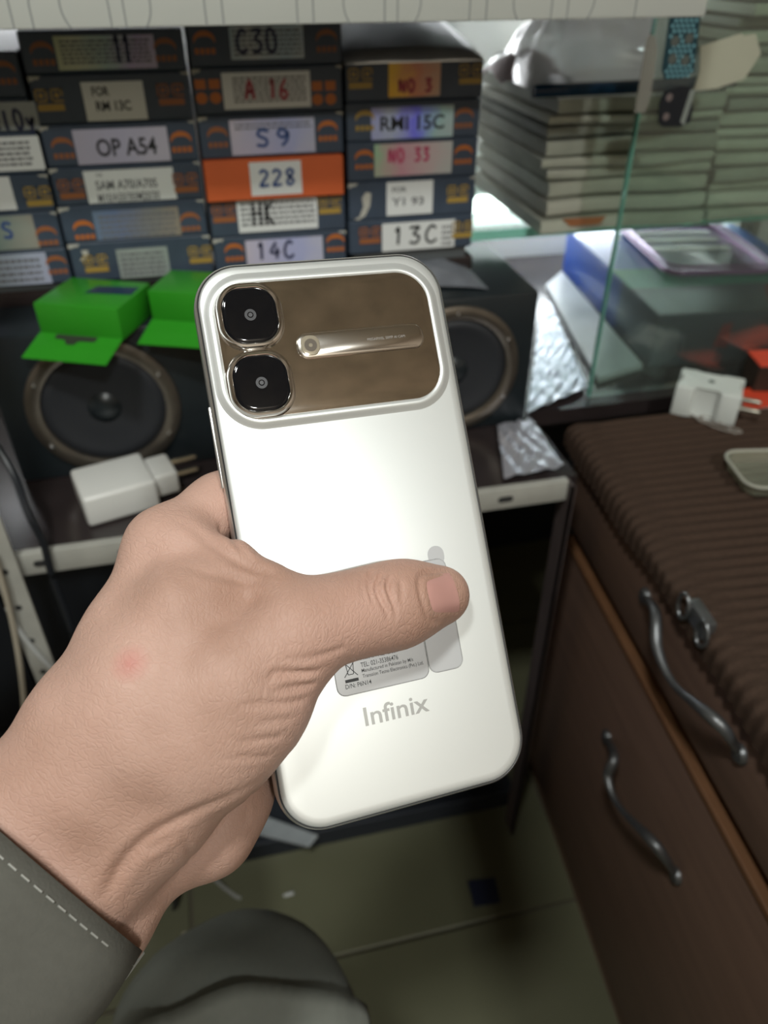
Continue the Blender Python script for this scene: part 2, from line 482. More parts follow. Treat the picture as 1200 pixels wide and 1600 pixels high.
def top_corner(x, s, r=0.012, h=0.022):
    """outline corner turned the other way: comes up from the lower edge and bends towards s"""
    return [(x, ZF), (x, ZF+h-r)] + [(x+s*(r-r*math.cos(math.pi/2*k/8)), ZF+h-r+r*math.sin(math.pi/2*k/8)) for k in range(1, 9)]
mobj('printed_line', polyline(top_corner(fx(50), 1), 0.0010), m_line, fas)
mobj('printed_line', polyline(corner(fx(98), 1), 0.0010), m_line, fas)
mobj('printed_line', polyline(top_corner(fx(173), -1), 0.0010), m_line, fas)
mobj('printed_line', polyline([(fx(196), zt), (fx(196), ZF)], 0.0010), m_line, fas)
mobj('printed_line', polyline(corner(fx(238), -1), 0.0010), m_line, fas)
for px, s_ in ((537, 1), (657, -1), (800, 1), (925, -1)):
    mobj('printed_line', polyline(corner(fx(px), s_), 0.0009), m_line, fas)
for px in (412, 458):
    x = fx(px); mobj('printed_dot', poly_mesh([[(x+0.0012*math.cos(a), ZF+(0.02 if px == 412 else 0.028)+0.0012*math.sin(a)) for a in [k*math.pi/4 for k in range(8)]]], fr_fas), m_line, fas)
# base of the rack: black sheets paint in the lower void's darkness, floor board
mobj('void_sheet', bx((-0.34, 0.92, 0.0), (0.72, 0.93, ZS-0.02)), m_black, rack)
mobj('shelf_board', bx((-0.34, 0.476, 0.002), (0.262, 0.92, 0.022)), m_black, rack)
mobj('base_rail', bx((-0.34, 0.468, 0.0), (0.262, 0.4755, 0.027), 0.001), m_black, rack)
mobj('void_sheet', bx((-0.34, 0.70, 0.022), (0.262, 0.708, ZS-0.02)), m_black, rack)

# ================================================================== DRAWER CABINET with ribbed cloth
m_wood = bpy.data.materials.new('dark_brown_wood'); m_wood.use_nodes = True
nt = m_wood.node_tree; b = nt.nodes['Principled BSDF']; b.inputs['Roughness'].default_value = 0.5
tc = nt.nodes.new('ShaderNodeTexCoord'); mp = nt.nodes.new('ShaderNodeMapping'); mp.inputs['Scale'].default_value = (60, 4, 60)
nz = nt.nodes.new('ShaderNodeTexNoise'); nz.inputs['Scale'].default_value = 2.0; nz.inputs['Detail'].default_value = 5
nt.links.new(tc.outputs['Object'], mp.inputs[0]); nt.links.new(mp.outputs[0], nz.inputs['Vector'])
cr = nt.nodes.new('ShaderNodeValToRGB'); cr.color_ramp.elements[0].color = (0.11, 0.064, 0.046, 1); cr.color_ramp.elements[1].color = (0.19, 0.115, 0.082, 1)
nt.links.new(nz.outputs['Fac'], cr.inputs[0]); nt.links.new(cr.outputs[0], b.inputs['Base Color'])
m_wood_edge = mat('orange_brown_wood_edge', (0.15, 0.070, 0.032), 0.5, noise=0.3, nscale=50)
m_handle = mat('tarnished_metal', (0.17, 0.175, 0.18), 0.42, 0.8, noise=0.3, nscale=120)
CA = -math.radians(4.8)
cab = empty('drawer_cabinet', (0.284, 0.520, 0), CA, 'low dark brown wooden drawer cabinet under the ribbed cloth', 'cabinet')
cabM = Matrix.Translation((0.284, 0.520, 0)) @ Matrix.Rotation(CA, 4, 'Z'); cabI = cabM.inverted()
CW, CD, CH = 0.52, 0.80, 0.470
bm = bmesh.new()
add_box(bm, (0.016, -CD, 0.0), (CW, 0, 0.05))          # plinth
add_box(bm, (0.020, -CD, 0.05), (CW, 0, CH-0.012))     # carcass behind the drawer fronts
mobj('carcass', bm, m_wood, cab)
mobj('top_board', bx((0.0, -CD, CH-0.012), (CW, 0.0, CH), 0.002), m_wood, cab)
dz = [(0.383, CH-0.016), (0.058, 0.364)]
drawers = []
for k, (z0, z1) in enumerate(dz):
    d = mobj('drawer', bx((0.002, -CD+0.03, z0), (0.0195, -0.022 if k else -0.012, z1), 0.0025), m_wood, cab, True)
    drawers.append(d)
    mobj('drawer_edge', bx((0.0005, -CD+0.031, z1), (0.016, -0.023, z1+0.006), 0.001), m_wood_edge, d) if k else None
def on_cab(px, py, off=0.0):
    """pixel -> local point on the left face of the cabinet, off metres in front of it"""
    o = cabI @ CP; d = cabI.to_3x3() @ ray(px, py)
    t = (0.002-off-o.x)/d.x
    return o + d*t
def handle(pxs, parent):
    n = len(pxs)
    P = [on_cab(px, py, 0.001 if i in (0, n-1) else 0.020 if 1 < i < n-2 else 0.014) for i, (px, py) in enumerate(pxs)]
    S = spline(P, 8)
    R = [0.0032-0.0008*math.cos(4*math.pi*i/(len(S)-1)) for i in range(len(S))]
    h = mobj('handle', tube(S, R, 10), m_handle, parent, True)
    for p in (P[0], P[-1]):
        V, F = lathe([(0.0, 0.004), (0.005, 0.0035), (0.0065, 0.0015), (0.0065, 0.0)], 16)
        o = mobj('handle_rosette', pyd(V, F), m_handle, h, True)
        o.matrix_local = Matrix.Translation((0.002, p.y, p.z)) @ Matrix.Rotation(math.radians(-90), 4, 'Y')
handle([(1008, 932), (1024, 958), (1027, 1012), (1052, 1068), (1102, 1112), (1132, 1140), (1156, 1178)], drawers[0])
handle([(948, 1152), (960, 1182), (950, 1215), (966, 1258), (1010, 1305), (1036, 1335), (1056, 1368)], drawers[1])
# small swivel latch under the top edge
lt = on_cab(1104, 966, 0.0)
la = mobj('latch', bx((-0.006, lt.y-0.012, lt.z-0.007), (0.002, lt.y+0.012, lt.z+0.007), 0.002), m_handle, drawers[0], True)
for s in (-1, 1):
    ring = [(-0.007, lt.y+s*0.012+0.006*math.cos(a), lt.z+0.009*math.sin(a)) for a in [2*math.pi*k/20 for k in range(20)]]
    mobj('latch_ring', tube(ring, 0.0013, 8, closed=True), m_handle, la, True)

# ribbed brown cloth over the cabinet top, hanging over the left edge
m_cloth = mat('brown_ribbed_cloth', (0.058, 0.037, 0.027), 0.95, noise=0.22, nscale=300, bump=0.5, bscale=900, **{'Specular IOR Level': 0.08})
V, F = [], []
pitch = 0.0098; ny = int(0.79/pitch*8); prof = []
for a in (0.0, 0.35, 0.7, 1.05, 1.4): pass
xs = []
edge = [(-0.004, -0.016), (-0.004, -0.008), (-0.0035, -0.003), (-0.0015, 0.0005), (0.004, 0.002)]
prof = edge + [(0.004+(CW-0.01)*k/26, 0.002) for k in range(1, 27)]
for j in range(ny+1):
    y = -0.79+0.788*j/ny
    for (x, z) in prof:
        wob = 0.0035*math.sin(x*9+0.4)+0.0022*math.sin(x*31+y*7)
        ph = 2*math.pi*(y+wob+0.012*math.exp(-max(x, 0)/0.025))/pitch
        rib = 0.0013*math.sin(ph)+0.0003*math.sin(2*ph)
        lift = 0.0012*math.sin(x*14+y*11)+0.0012
        hang = 0.0025*math.sin(y*23)+0.0015*math.sin(y*61)
        if x < 0.003: V.append((x-0.0005-rib*0.6, y, CH+z+(hang if z < -0.002 else 0)))
        else: V.append((x, y, CH+z+0.0012+rib+lift*min(1, x/0.05)))
m = len(prof)
for j in range(ny):
    for k in range(m-1): F.append((j*m+k, j*m+k+1, (j+1)*m+k+1, (j+1)*m+k))
clo = mobj('ribbed_cloth', pyd(V, F), m_cloth, None, 'all')
clo.location = cab.location; clo.rotation_euler = cab.rotation_euler
tag(clo, 'brown ribbed cloth spread over the drawer cabinet top', 'cloth')
ZC = CH+0.0045

# ================================================================== GLASS
m_glass = thin_clear('green_tint_glass', (0.86, 0.93, 0.89), 0.035, 0.02, 0.05, (0.42, 0.45, 0.42))
m_glass_edge = mat('green_glass_edge', (0.12, 0.34, 0.26), 0.15)
m_glass_lit = mat('mint_glow_glass_edge', (0.40, 0.98, 0.80), 0.25)  # LED glow along the shelf edge painted as a pale mint colour
gp = empty('glass_partition', (0.317, 0.5575, 0.4745), label='upright clear glass pane standing behind the drawer cabinet', cat='glass')
mobj('pane', bx((0.0012, 0, 0.0), (0.40, 0.005, 0.42)), m_glass, gp)
mobj('polished_edge', bx((0.0, 0.0, 0.0), (0.0012, 0.005, 0.42)), m_glass_edge, gp)
# glass shelf carrying the packets
gs = empty('glass_shelf', (0.212, 0.64, 0.594), label='horizontal glass shelf with a bright green edge under the packets', cat='glass')
mobj('sheet', bx((0, 0.0015, 0), (0.50, 0.30, 0.008)), m_glass, gs)
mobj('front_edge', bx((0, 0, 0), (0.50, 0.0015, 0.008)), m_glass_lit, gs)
for x in (0.06, 0.42): mobj('bracket', bx((x, 0.16, -0.008), (x+0.012, 0.32, -0.0002), 0.001), m_angle, gs)
tl = empty('led_tube', (-0.42, 0.93, 0.7655), label='slim white led tube at the back under the top shelf board', cat='lamp')
# led tube under the glass shelf, on the back wall
led = empty('led_tube', (0.40, 0.93, 0.545), label='white led tube on the back wall below the glass shelf', cat='lamp')
m_led = bpy.data.materials.new('led_light'); m_led.use_nodes = True
bb = m_led.node_tree.nodes['Principled BSDF']; bb.inputs['Emission Color'].default_value = (0.90, 0.97, 1.0, 1); bb.inputs['Emission Strength'].default_value = 26.0
mobj('tube', tube([(-0.16, 0, 0), (0.28, 0, 0)], 0.009, 16), m_led, led, True)
m_led2 = bpy.data.materials.new('led_light_dim'); m_led2.use_nodes = True
bb = m_led2.node_tree.nodes['Principled BSDF']; bb.inputs['Emission Color'].default_value = (0.95, 0.98, 1.0, 1); bb.inputs['Emission Strength'].default_value = 15.0
mobj('tube', tube([(0, 0, 0), (0.84, 0, 0)], 0.007, 16), m_led2, tl, True)
mobj('holder', bx((-0.012, 0.004, -0.010), (0.852, 0.03, 0.010), 0.002), MATS['white_lamp_metal'], tl)
mobj('holder', bx((-0.175, 0.004, -0.012), (0.295, 0.03, 0.012), 0.002), MATS['white_lamp_metal'], led)
for s in (-0.172, 0.282): mobj('end_cap', bx((s, -0.012, -0.012), (s+0.012, 0.006, 0.012), 0.002), MATS['white_lamp_metal'], led)
# ================================================================== DISPLAY BOXES in four columns
YB = 0.58
m_card = mat('black_navy_cardboard', (0.044, 0.062, 0.092), 0.42, noise=0.25, nscale=60)
m_card_or = mat('orange_cardboard', (0.60, 0.115, 0.03), 0.5, noise=0.1, nscale=60)
m_grey_top = mat('silver_grey_cardboard', (0.80, 0.83, 0.84), 0.30, 0.75, noise=0.12, nscale=25)
m_gold = mat('gold_print', (0.36, 0.235, 0.05), 0.4)
m_or = mat('orange_print', (0.46, 0.135, 0.026), 0.4)
m_or2 = mat('dull_orange_print', (0.29, 0.10, 0.034), 0.45)
m_paper = mat('white_label_paper', (0.68, 0.70, 0.69), 0.6)
m_ink = mat('black_ink', (0.012, 0.013, 0.015), 0.6)
m_ink2 = mat('grey_print', (0.13, 0.13, 0.14), 0.6)
m_blue = mat('blue_pen', (0.03, 0.07, 0.22), 0.5)
m_navy = mat('dark_blue_marker', (0.012, 0.018, 0.06), 0.5)
m_redp = mat('red_pen', (0.36, 0.05, 0.07), 0.5)
m_pink = mat('pink_pen', (0.50, 0.08, 0.16), 0.5)
m_scuff = mat('torn_paper_edge', (0.42, 0.41, 0.36), 0.8, noise=0.2, nscale=200)
def holo(name, cols):
    cols = [tuple(min(0.9, 1.4*k) for k in c) for c in cols]
    st = [(-0.035+0.07*i/(len(cols)-1), c) for i, c in enumerate(cols)]
    return ramp_mat(name, 'X', st, 0.28, 0.35, 90, 0.0)
H = {'yv': holo('foil_yellow_violet', [(.34, .36, .20), (.40, .42, .30), (.28, .38, .36), (.34, .28, .44), (.36, .33, .42)]),
     'bl': holo('foil_grey_blue', [(.16, .28, .36), (.40, .42, .42), (.30, .40, .46), (.42, .44, .44)]),
     'lil': holo('foil_lilac', [(.40, .36, .40), (.34, .33, .44), (.28, .30, .46), (.36, .36, .42)]),
     'brn': holo('foil_blue_brown', [(.10, .14, .19), (.09, .12, .20), (.14, .14, .13), (.19, .16, .12)]),
     'gry': holo('foil_grey', [(.17, .19, .18), (.21, .24, .22), (.17, .20, .19)]),
     'gvl': holo('foil_lilac_grey', [(.30, .28, .34), (.32, .31, .40), (.38, .36, .42)]),
     'rain': holo('foil_rainbow', [(.75, .16, .04), (.62, .38, .04), (.50, .20, .12), (.42, .28, .20), (.38, .30, .26)]),
     'blv': holo('foil_blue_violet', [(.24, .24, .50), (.32, .36, .46), (.14, .14, .70), (.26, .40, .40), (.34, .38, .38)]),
     'gp': holo('foil_green_pink', [(.20, .42, .24), (.42, .22, .26), (.40, .32, .32), (.34, .38, .36)]),
     'c1': holo('foil_dark_grey', [(.12, .14, .16), (.16, .18, .19), (.22, .24, .24)]),
     'c5': holo('foil_green_grey', [(.16, .24, .26), (.14, .20, .18), (.20, .19, .16)]),
     'c6': holo('foil_violet_blue', [(.22, .22, .34), (.22, .26, .30), (.26, .28, .36)]),
     'w': m_paper}
def logo_og(cx, cz, fr, s):
    """two framed squares with a dot, a bar beneath"""
    P = []
    for k in (-1, 1):
        x = cx+k*0.27*s; z = cz+0.16*s; a = 0.21*s; t = 0.06*s
        P += [[(x-a, z-a), (x+a, z-a), (x+a, z-a+t), (x-a, z-a+t)], [(x-a, z+a-t), (x+a, z+a-t), (x+a, z+a), (x-a, z+a)],
              [(x-a, z-a), (x-a+t, z-a), (x-a+t, z+a), (x-a, z+a)], [(x+a-t, z-a if k < 0 else z-a*.1), (x+a, z-a if k < 0 else z-a*.1), (x+a, z+a), (x+a-t, z+a)],
              [(x-a*.35, z-a*.35), (x+a*.35, z-a*.35), (x+a*.35, z+a*.35), (x-a*.35, z+a*.35)]]
    P.append([(cx-0.46*s, cz-0.34*s), (cx+0.46*s, cz-0.34*s), (cx+0.46*s, cz-0.12*s), (cx-0.46*s, cz-0.12*s)])
    return poly_mesh(P, fr, 0.00025)
def logo_arc(cx, cz, fr, s, flip=1):
    """leaping crescent over a short bar of lettering"""
    P = []
    n = 10
    A = [math.radians(200-220*i/n) for i in range(n+1)]
    for i in range(n):
        w0 = 0.26*math.sin(math.pi*i/n)*s; w1 = 0.26*math.sin(math.pi*(i+1)/n)*s
        p = lambda a, r: (cx+flip*r*math.cos(a), cz+0.05*s+r*0.75*math.sin(a))
        P.append([p(A[i], 0.42*s-w0), p(A[i+1], 0.42*s-w1), p(A[i+1], 0.42*s), p(A[i], 0.42*s)])
    for k in range(4): P.append([(cx+(-0.4+0.21*k)*s, cz-0.42*s), (cx+(-0.25+0.21*k)*s, cz-0.42*s), (cx+(-0.25+0.21*k)*s, cz-0.22*s), (cx+(-0.4+0.21*k)*s, cz-0.22*s)])
    return poly_mesh(P, fr, 0.00025)
def logo_sd(cx, cz, fr, s):
    return poly_mesh([[(cx+dx*s-.2*s, cz+dz*s-.16*s), (cx+dx*s+.2*s, cz+dz*s-.16*s), (cx+dx*s+.2*s, cz+dz*s+.16*s), (cx+dx*s-.2*s, cz+dz*s+.16*s)][::1] for dx, dz in ((-.26, .24), (.26, .24))]
                     + [[(cx+k*.26*s+.22*s*math.cos(a), cz-.22*s+.2*s*math.sin(a)) for a in [i*math.pi/5 for i in range(10)]] for k in (-1, 1)], fr, 0.00025)
def dashes(x0, z0, x1, z1, rows, rnd):
    R = []
    h = (z1-z0)/rows
    for r in range(rows):
        x = x0
        while x < x1-0.001:
            w = min(rnd.uniform(0.0012, 0.005), x1-x)
            R.append((x, z0+h*(r+.25), x+w, z0+h*(r+.75))); x += w+0.0007
    return R
colx = {1: (-0.1955, -0.0958), 2: (-0.0945, 0.0045), 3: (0.0058, 0.1053), 4: (0.1066, 0.2050)}
midpx = {1: 30, 2: 170, 3: 425, 4: 650}
rows_px = {1: [78, 152, 205, 272, 332, 391, 447], 2: [44, 113, 191, 257, 318, 376, 438], 3: [34, 102, 176, 244, 309, 366, 428], 4: [90, 156, 217, 279, 339, 391]}
# (col,row): name words, material, label px rect, label material, writing [(kind,text,px rect,ink)], logos [(kind,px,py,ink,size)]
B = {
 (2, 1): ('box', m_card, (87, 55, 243, 108), 'yv', [('d', 6, (95, 60, 235, 100), m_ink2), ('h', '11', (176, 52, 206, 98), m_navy)], [('a', 66, 82, m_or2), ('a', 258, 76, m_or2)], 'topmost black box of the second column, yellow and violet foil label marked 11'),
 (2, 2): ('box', m_card, (131, 127, 227, 188), 'w', [('t', 'FOR', (143, 135, 170, 150), m_ink), ('t', 'RM 13C', (150, 157, 205, 173), m_ink)], [('g', 78, 157, m_gold), ('g', 267, 148, m_or2)], 'black box with a small white label reading FOR over a code ending 13C'),
 (2, 3): ('box', m_card, (117, 200, 264, 256), 'gvl', [('t', 'OP A54', (150, 215, 245, 243), m_ink)], [('a', 98, 230, m_or2), ('a', 283, 220, m_or)], 'black box with a lilac grey label in large letters ending A54'),
 (2, 4): ('box', m_card, (134, 264, 274, 320), 'w', [('t', 'SAM A70/A70S', (149, 280, 246, 295), m_ink2), ('t', 'M10/A50/30/M20/30', (153, 300, 250, 314), m_ink2), ('t', 'FOR', (150, 271, 160, 276), m_ink2)], [('g', 112, 296, m_or2), ('g', 290, 286, m_or2)], 'black box with a white label carrying two printed lines of codes'),
 (2, 5): ('box', m_card, (148, 326, 282, 378), 'brn', [('d', 5, (156, 332, 276, 372), m_ink2)], [('a', 131, 358, m_or), ('a', 297, 345, m_or2)], 'black box with a dark foil label shading from blue to brown'),
 (2, 6): ('box', m_card, (185, 387, 265, 438), 'gry', [('d', 5, (190, 392, 258, 430), m_ink2)], [('g', 150, 412, m_gold), ('g', 313, 398, m_gold)], 'lowest black box of the second column, small grey label, resting behind the green boxes'),
 (3, 1): ('box', m_card, (359, 40, 474, 92), 'bl', [('d', 6, (364, 44, 470, 88), m_ink2), ('h', 'C30', (366, 46, 436, 82), m_navy)], [('a', 319, 65, m_or), ('a', 510, 62, m_or2)], 'topmost black box of the third column, blue foil label handwritten C30'),
 (3, 2): ('box', m_card, (348, 112, 485, 169), 'w', [('d', 7, (364, 118, 478, 160), m_ink2), ('h', 'A 16', (382, 124, 452, 154), m_redp)], [('s', 323, 143, m_or), ('s', 506, 145, m_or)], 'black box with a white label written over in red pen'),
 (3, 3): ('box', m_card, (360, 185, 492, 240), 'lil', [('h', 'S9', (395, 202, 458, 228), m_blue), ('d', 2, (366, 190, 486, 202), m_ink2)], [('a', 340, 213, m_or2), ('a', 512, 203, m_or)], 'black box with a lilac foil label handwritten S9 in blue'),
 (3, 4): ('box', m_card_or, (390, 250, 470, 302), 'w', [('h', '228', (402, 263, 462, 287), m_blue)], [], 'bright orange box with a white label in blue handwriting'),
 (3, 5): ('box', m_card, (371, 308, 496, 360), 'w', [('d', 5, (376, 312, 492, 352), m_ink2), ('h', 'HK', (392, 314, 432, 352), m_ink)], [('g', 350, 334, m_or2), ('g', 515, 320, m_gold)], 'black box with a white printed label under the orange box'),
 (3, 6): ('box', m_card, (385, 372, 505, 424), 'lil', [('h', '14C', (398, 378, 462, 404), m_navy)], [('a', 366, 393, m_or), ('a', 538, 377, m_or)], 'lowest black box of the third column, violet foil label handwritten 14C'),
 (4, 1): ('box', m_card, (607, 94, 688, 151), 'rain', [('h', 'NO 3', (622, 124, 676, 143), m_redp)], [('g', 563, 123, m_gold), ('g', 735, 116, m_gold)], 'topmost box of the fourth column with a silver top and a fiery rainbow foil label'),
 (4, 2): ('box', m_card, (580, 166, 708, 217), 'blv', [('t', 'RMI 15C', (594, 180, 694, 203), m_ink)], [('a', 570, 187, m_gold), ('a', 725, 183, m_or2)], 'black box with a blue foil label in bold letters ending 15C'),
 (4, 3): ('box', m_card, (585, 223, 706, 273), 'gp', [('h', 'NO 33', (606, 232, 672, 252), m_pink)], [('a', 569, 248, m_or, -1), ('a', 724, 240, m_or)], 'black box with a green and pink foil label in pink writing'),
 (4, 4): ('box', m_card, (604, 283, 676, 335), 'w', [('t', 'FOR', (613, 292, 635, 300), m_ink2), ('t', 'Y1 93', (612, 308, 662, 321), m_ink2)], [('g', 715, 303, m_gold)], 'black box with a small white label reading FOR, torn at its left end'),
 (4, 5): ('box', m_card, (597, 346, 710, 389), 'w', [('h', '13C', (610, 354, 686, 380), m_ink), ('d', 4, (690, 350, 706, 384), m_ink2)], [('g', 578, 368, m_or2), ('g', 735, 358, m_gold)], 'lowest black box of the fourth column, white label handwritten 13C in thick black'),
 (1, 1): ('box', m_card, None, None, [], [('a', 6, 112, m_or2)], 'topmost black box of the leftmost column with one orange mark'),
 (1, 2): ('box', m_card, (-60, 160, 60, 210), 'c1', [('h', 'elOy', (-18, 172, 56, 202), m_navy)], [], 'box of the leftmost column with a dark grey label in blue handwriting'),
 (1, 3): ('box', m_card, (-60, 214, 66, 268), 'w', [('d', 5, (-50, 220, 50, 262), m_ink2)], [], 'box of the leftmost column with a long pale printed label'),
 (1, 4): ('box', m_card, (-60, 276, 21, 330), 'w', [], [('g', 60, 307, m_gold)], 'box of the leftmost column with gold mark and pale pink white label end'),
 (1, 5): ('box', m_card, (-60, 338, 57, 392), 'c5', [('h', 'S', (0, 348, 24, 372), m_blue)], [('a', 73, 367, m_or2)], 'box of the leftmost column with a green grey foil label and blue S'),
 (1, 6): ('box', m_card, (-60, 398, 78, 450), 'c6', [('d', 4, (-40, 404, 66, 444), m_ink2)], [('a', 95, 412, m_or2)], 'lowest box of the leftmost column with a violet blue foil label'),
}
rnd = random.Random(3)
ZB0 = {}
for (c, r), (nm, bmat, lab, lm, writing, logos, desc) in sorted(B.items()):
    ys = rows_px[c]
    z1 = onY(midpx[c], ys[r-1], YB).z; z0 = onY(midpx[c], ys[r], YB).z
    ZB0.setdefault(c, 9); ZB0[c] = min(ZB0[c], z0)
    x0, x1 = colx[c]
    dx = rnd.uniform(-0.0006, 0.0006); yo = 0.0 if (c, r) != (3, 4) else -0.004
    if (c, r) == (3, 4): x1 -= 0.001
    cx = (x0+x1)/2+dx
    t = empty('display_box', (cx, YB+yo, z0), 0, desc, 'box', 'stacked boxes with labelled ends')
    hw = (x1-x0)/2-0.0006; hh = z1-z0-0.0005
    if (c, r) == (4, 1):       # bulged silver top flap
        mobj('body', bx((-hw, 0, 0), (hw, 0.185, hh-0.002), 0.0008, 1), bmat, t)
        V, F = [], []
        for i in range(13):
            for j in range(9):
                u = i/12; v = j/8
                V.append((-hw+2*hw*u, -0.001+0.186*v, hh-0.002+0.0006+0.0055*math.sin(math.pi*u)*(0.35+0.65*min(1, v*3))*(1-0.3*v)+0.001*math.sin(u*9+v*5)*math.sin(math.pi*u)+0.021*min(1, v*1.3)**0.8))
        for i in range(12):
            for j in range(8): F.append((i*9+j, (i+1)*9+j, (i+1)*9+j+1, i*9+j+1))
        rim_ = [i*9 for i in range(13)]+[12*9+j for j in range(1, 9)]+[i*9+8 for i in range(11, -1, -1)]+[j for j in range(7, 0, -1)]
        b0 = len(V)
        for q_ in rim_: V.append((V[q_][0], V[q_][1], hh-0.0022))
        for q_ in range(len(rim_)): F.append((rim_[q_], b0+q_, b0+(q_+1) % len(rim_), rim_[(q_+1) % len(rim_)]))
        mobj('top_flap', pyd(V, F), m_grey_top, t, 'all')
    else:
        mobj('body', bx((-hw, 0, 0), (hw, 0.185, hh), 0.0008, 1), bmat, t)
    def L(px, py):
        q = onY(px, py, YB); return q.x-cx, q.z-z0
    fr = lambda u, v, w: (u, -w-0.0001, v)
    lo_ = None
    if lab:
        a = L((lab[0]+lab[2])/2, lab[1])[1]; b_ = L((lab[0]+lab[2])/2, lab[3])[1]
        my = (lab[1]+lab[3])/2
        u0 = L(lab[0], my)[0]; u1 = L(lab[2], my)[0]
        u0 = max(u0, -hw+0.001); a = min(a, hh-0.0006); b_ = max(b_, 0.0006)
        lo_ = mobj('label_sticker', slab_label(u0, b_, u1, a, fr), H[lm], t)
        for kind, s, rc, ink in writing:
            rm = ((rc[0]+rc[2])/2, (rc[1]+rc[3])/2)
            p0 = L(rc[0], rm[1])[0]; p1 = L(rc[2], rm[1])[0]; q0 = L(rm[0], rc[3])[1]; q1 = L(rm[0], rc[1])[1]
            p0 = max(p0, u0+0.001); q1 = min(q1, a-0.0004)
            if kind == 't': mobj('printed_text', text_mesh(s, fr, p0, q0, p1, q1, 0.022, 0.00032), ink, lo_)
            elif kind == 'h': mobj('handwriting', hand_mesh(s, fr, p0, q0, p1, q1, 0.0021, 0.00036), ink, lo_)
            else: mobj('fine_print', quads_mesh(dashes(p0, q0, p1, q1, s, rnd), fr, 0.00028), ink, lo_)
    for lg in logos:
        u, v = L(lg[1], lg[2]); v = min(max(v, 0.007), hh-0.007)
        u = min(max(u, -hw+0.009), hw-0.008)
        fn = {'g': lambda: logo_og(u, v, fr, 0.0175), 'a': lambda: logo_arc(u, v, fr, 0.0165, lg[4] if len(lg) > 4 else 1), 's': lambda: logo_sd(u, v, fr, 0.0175)}[lg[0]]
        mobj('printed_mark', fn(), lg[3], t)
    # torn paper at box corners
    if (c, r) in ((2, 2), (2, 3), (2, 4), (2, 5), (2, 6), (3, 2), (3, 6), (4, 4), (1, 4), (1, 5), (3, 3)):
        s = rnd.uniform(0.004, 0.007)
        P = [(-hw, hh-0.0005), (-hw, hh-0.0035), (-hw+s*.4, hh-0.003), (-hw+s*.7, hh-0.0022), (-hw+s, hh-0.0025), (-hw+s*1.2, hh-0.0005)]
        mobj('torn_corner', poly_mesh([P], fr, 0.0001), m_scuff, t)
        P = [(hw, hh-0.0005), (hw-s*.9, hh-0.0005), (hw-s*.6, hh-0.002), (hw-s*.3, hh-0.0016), (hw, hh-0.003)]
        mobj('torn_corner', poly_mesh([P], fr, 0.0001), m_scuff, t)
    if (c, r) == (4, 4):
        P = [(-hw+.004, 0.001), (-hw+.008, 0.003), (-hw+.011, 0.010), (-hw+.010, 0.016), (-hw+.013, 0.020), (-hw+.017, 0.019), (-hw+.016, 0.010), (-hw+.012, 0.003), (-hw+.007, 0.0005)]
        mobj('torn_corner', poly_mesh([P], fr, 0.0001), m_scuff, t)
    if (c, r) == (2, 6):
        P = [(-hw+.008, 0.0225), (-hw+.013, 0.0225), (-hw+.012, 0.019), (-hw+.008, 0.015), (-hw+.006, 0.016), (-hw+.009, 0.019)]
        mobj('torn_corner', poly_mesh([P], fr, 0.0001), m_scuff, t)

# ---- speakers
m_spk = mat('black_speaker_case', (0.013, 0.018, 0.021), 0.32, noise=0.2, nscale=50)
m_ring = mat('bronze_speaker_ring', (0.17, 0.15, 0.125), 0.3, 0.8, noise=0.35, nscale=60)
m_cone = mat('black_cone', (0.014, 0.016, 0.020), 0.6)
m_screw = mat('bright_screw', (0.7, 0.7, 0.7), 0.25, 1.0)
ZSP = 0.588
YSP = 0.53
def speaker(cx, w, ringx, lab):
    t = empty('speaker', (cx, YSP, ZS), 0, lab, 'speaker', 'pair of black speakers under the box stacks')
    h = ZSP-ZS; d = 0.20
    mobj('case', bx((-w/2, 0, 0), (w/2, d, h), 0.003), m_spk, t, True)
    R = Matrix.Translation((ringx, 0, h*0.485)) @ Matrix.Rotation(math.radians(90), 4, 'X')
    V, F = lathe([(0.0430, 0.0004), (0.0435, 0.003), (0.0465, 0.0045), (0.0500, 0.0045), (0.0535, 0.003), (0.0540, 0.0004)], 64)
    rg = mobj('trim_ring', pyd(V, F), m_ring, t, True); rg.matrix_local = R
    for k in range(6):
        a = math.radians(k*60+30)
        V, F = lathe([(0.0, 0.0062), (0.0015, 0.0058), (0.002, 0.0045)], 10)
        s = mobj('screw', pyd(V, F), m_screw, rg, True); s.matrix_local = Matrix.Translation((0.049*math.cos(a), 0.049*math.sin(a), 0))
    V, F = lathe([(0.0430, 0.0006), (0.040, 0.0024), (0.037, 0.0030), (0.034, 0.0018), (0.020, 0.0012), (0.012, 0.0008)], 48)
    c_ = mobj('cone', pyd(V, F), m_cone, t, True); c_.matrix_local = R
    V, F = lathe([(0.0, 0.0048), (0.005, 0.0044), (0.009, 0.0030), (0.012, 0.0006)], 32)
    dc = mobj('dust_cap', pyd(V, F), m_spk, c_, True)
    return t
speaker(-0.083, 0.150, -0.004, 'black speaker at the left under the green boxes')
speaker(0.1705, 0.149, 0.008, 'black speaker at the right beside the silver foil')
# plank on the speakers that carries the boxes
zpl = min(ZB0.values())
pl = box_obj('plank', (-0.20, 0.585, ZSP), (0.208, 0.765, zpl), m_board, None, 0.001); tag(pl, 'dark plank lying on both speakers below the boxes', 'plank')
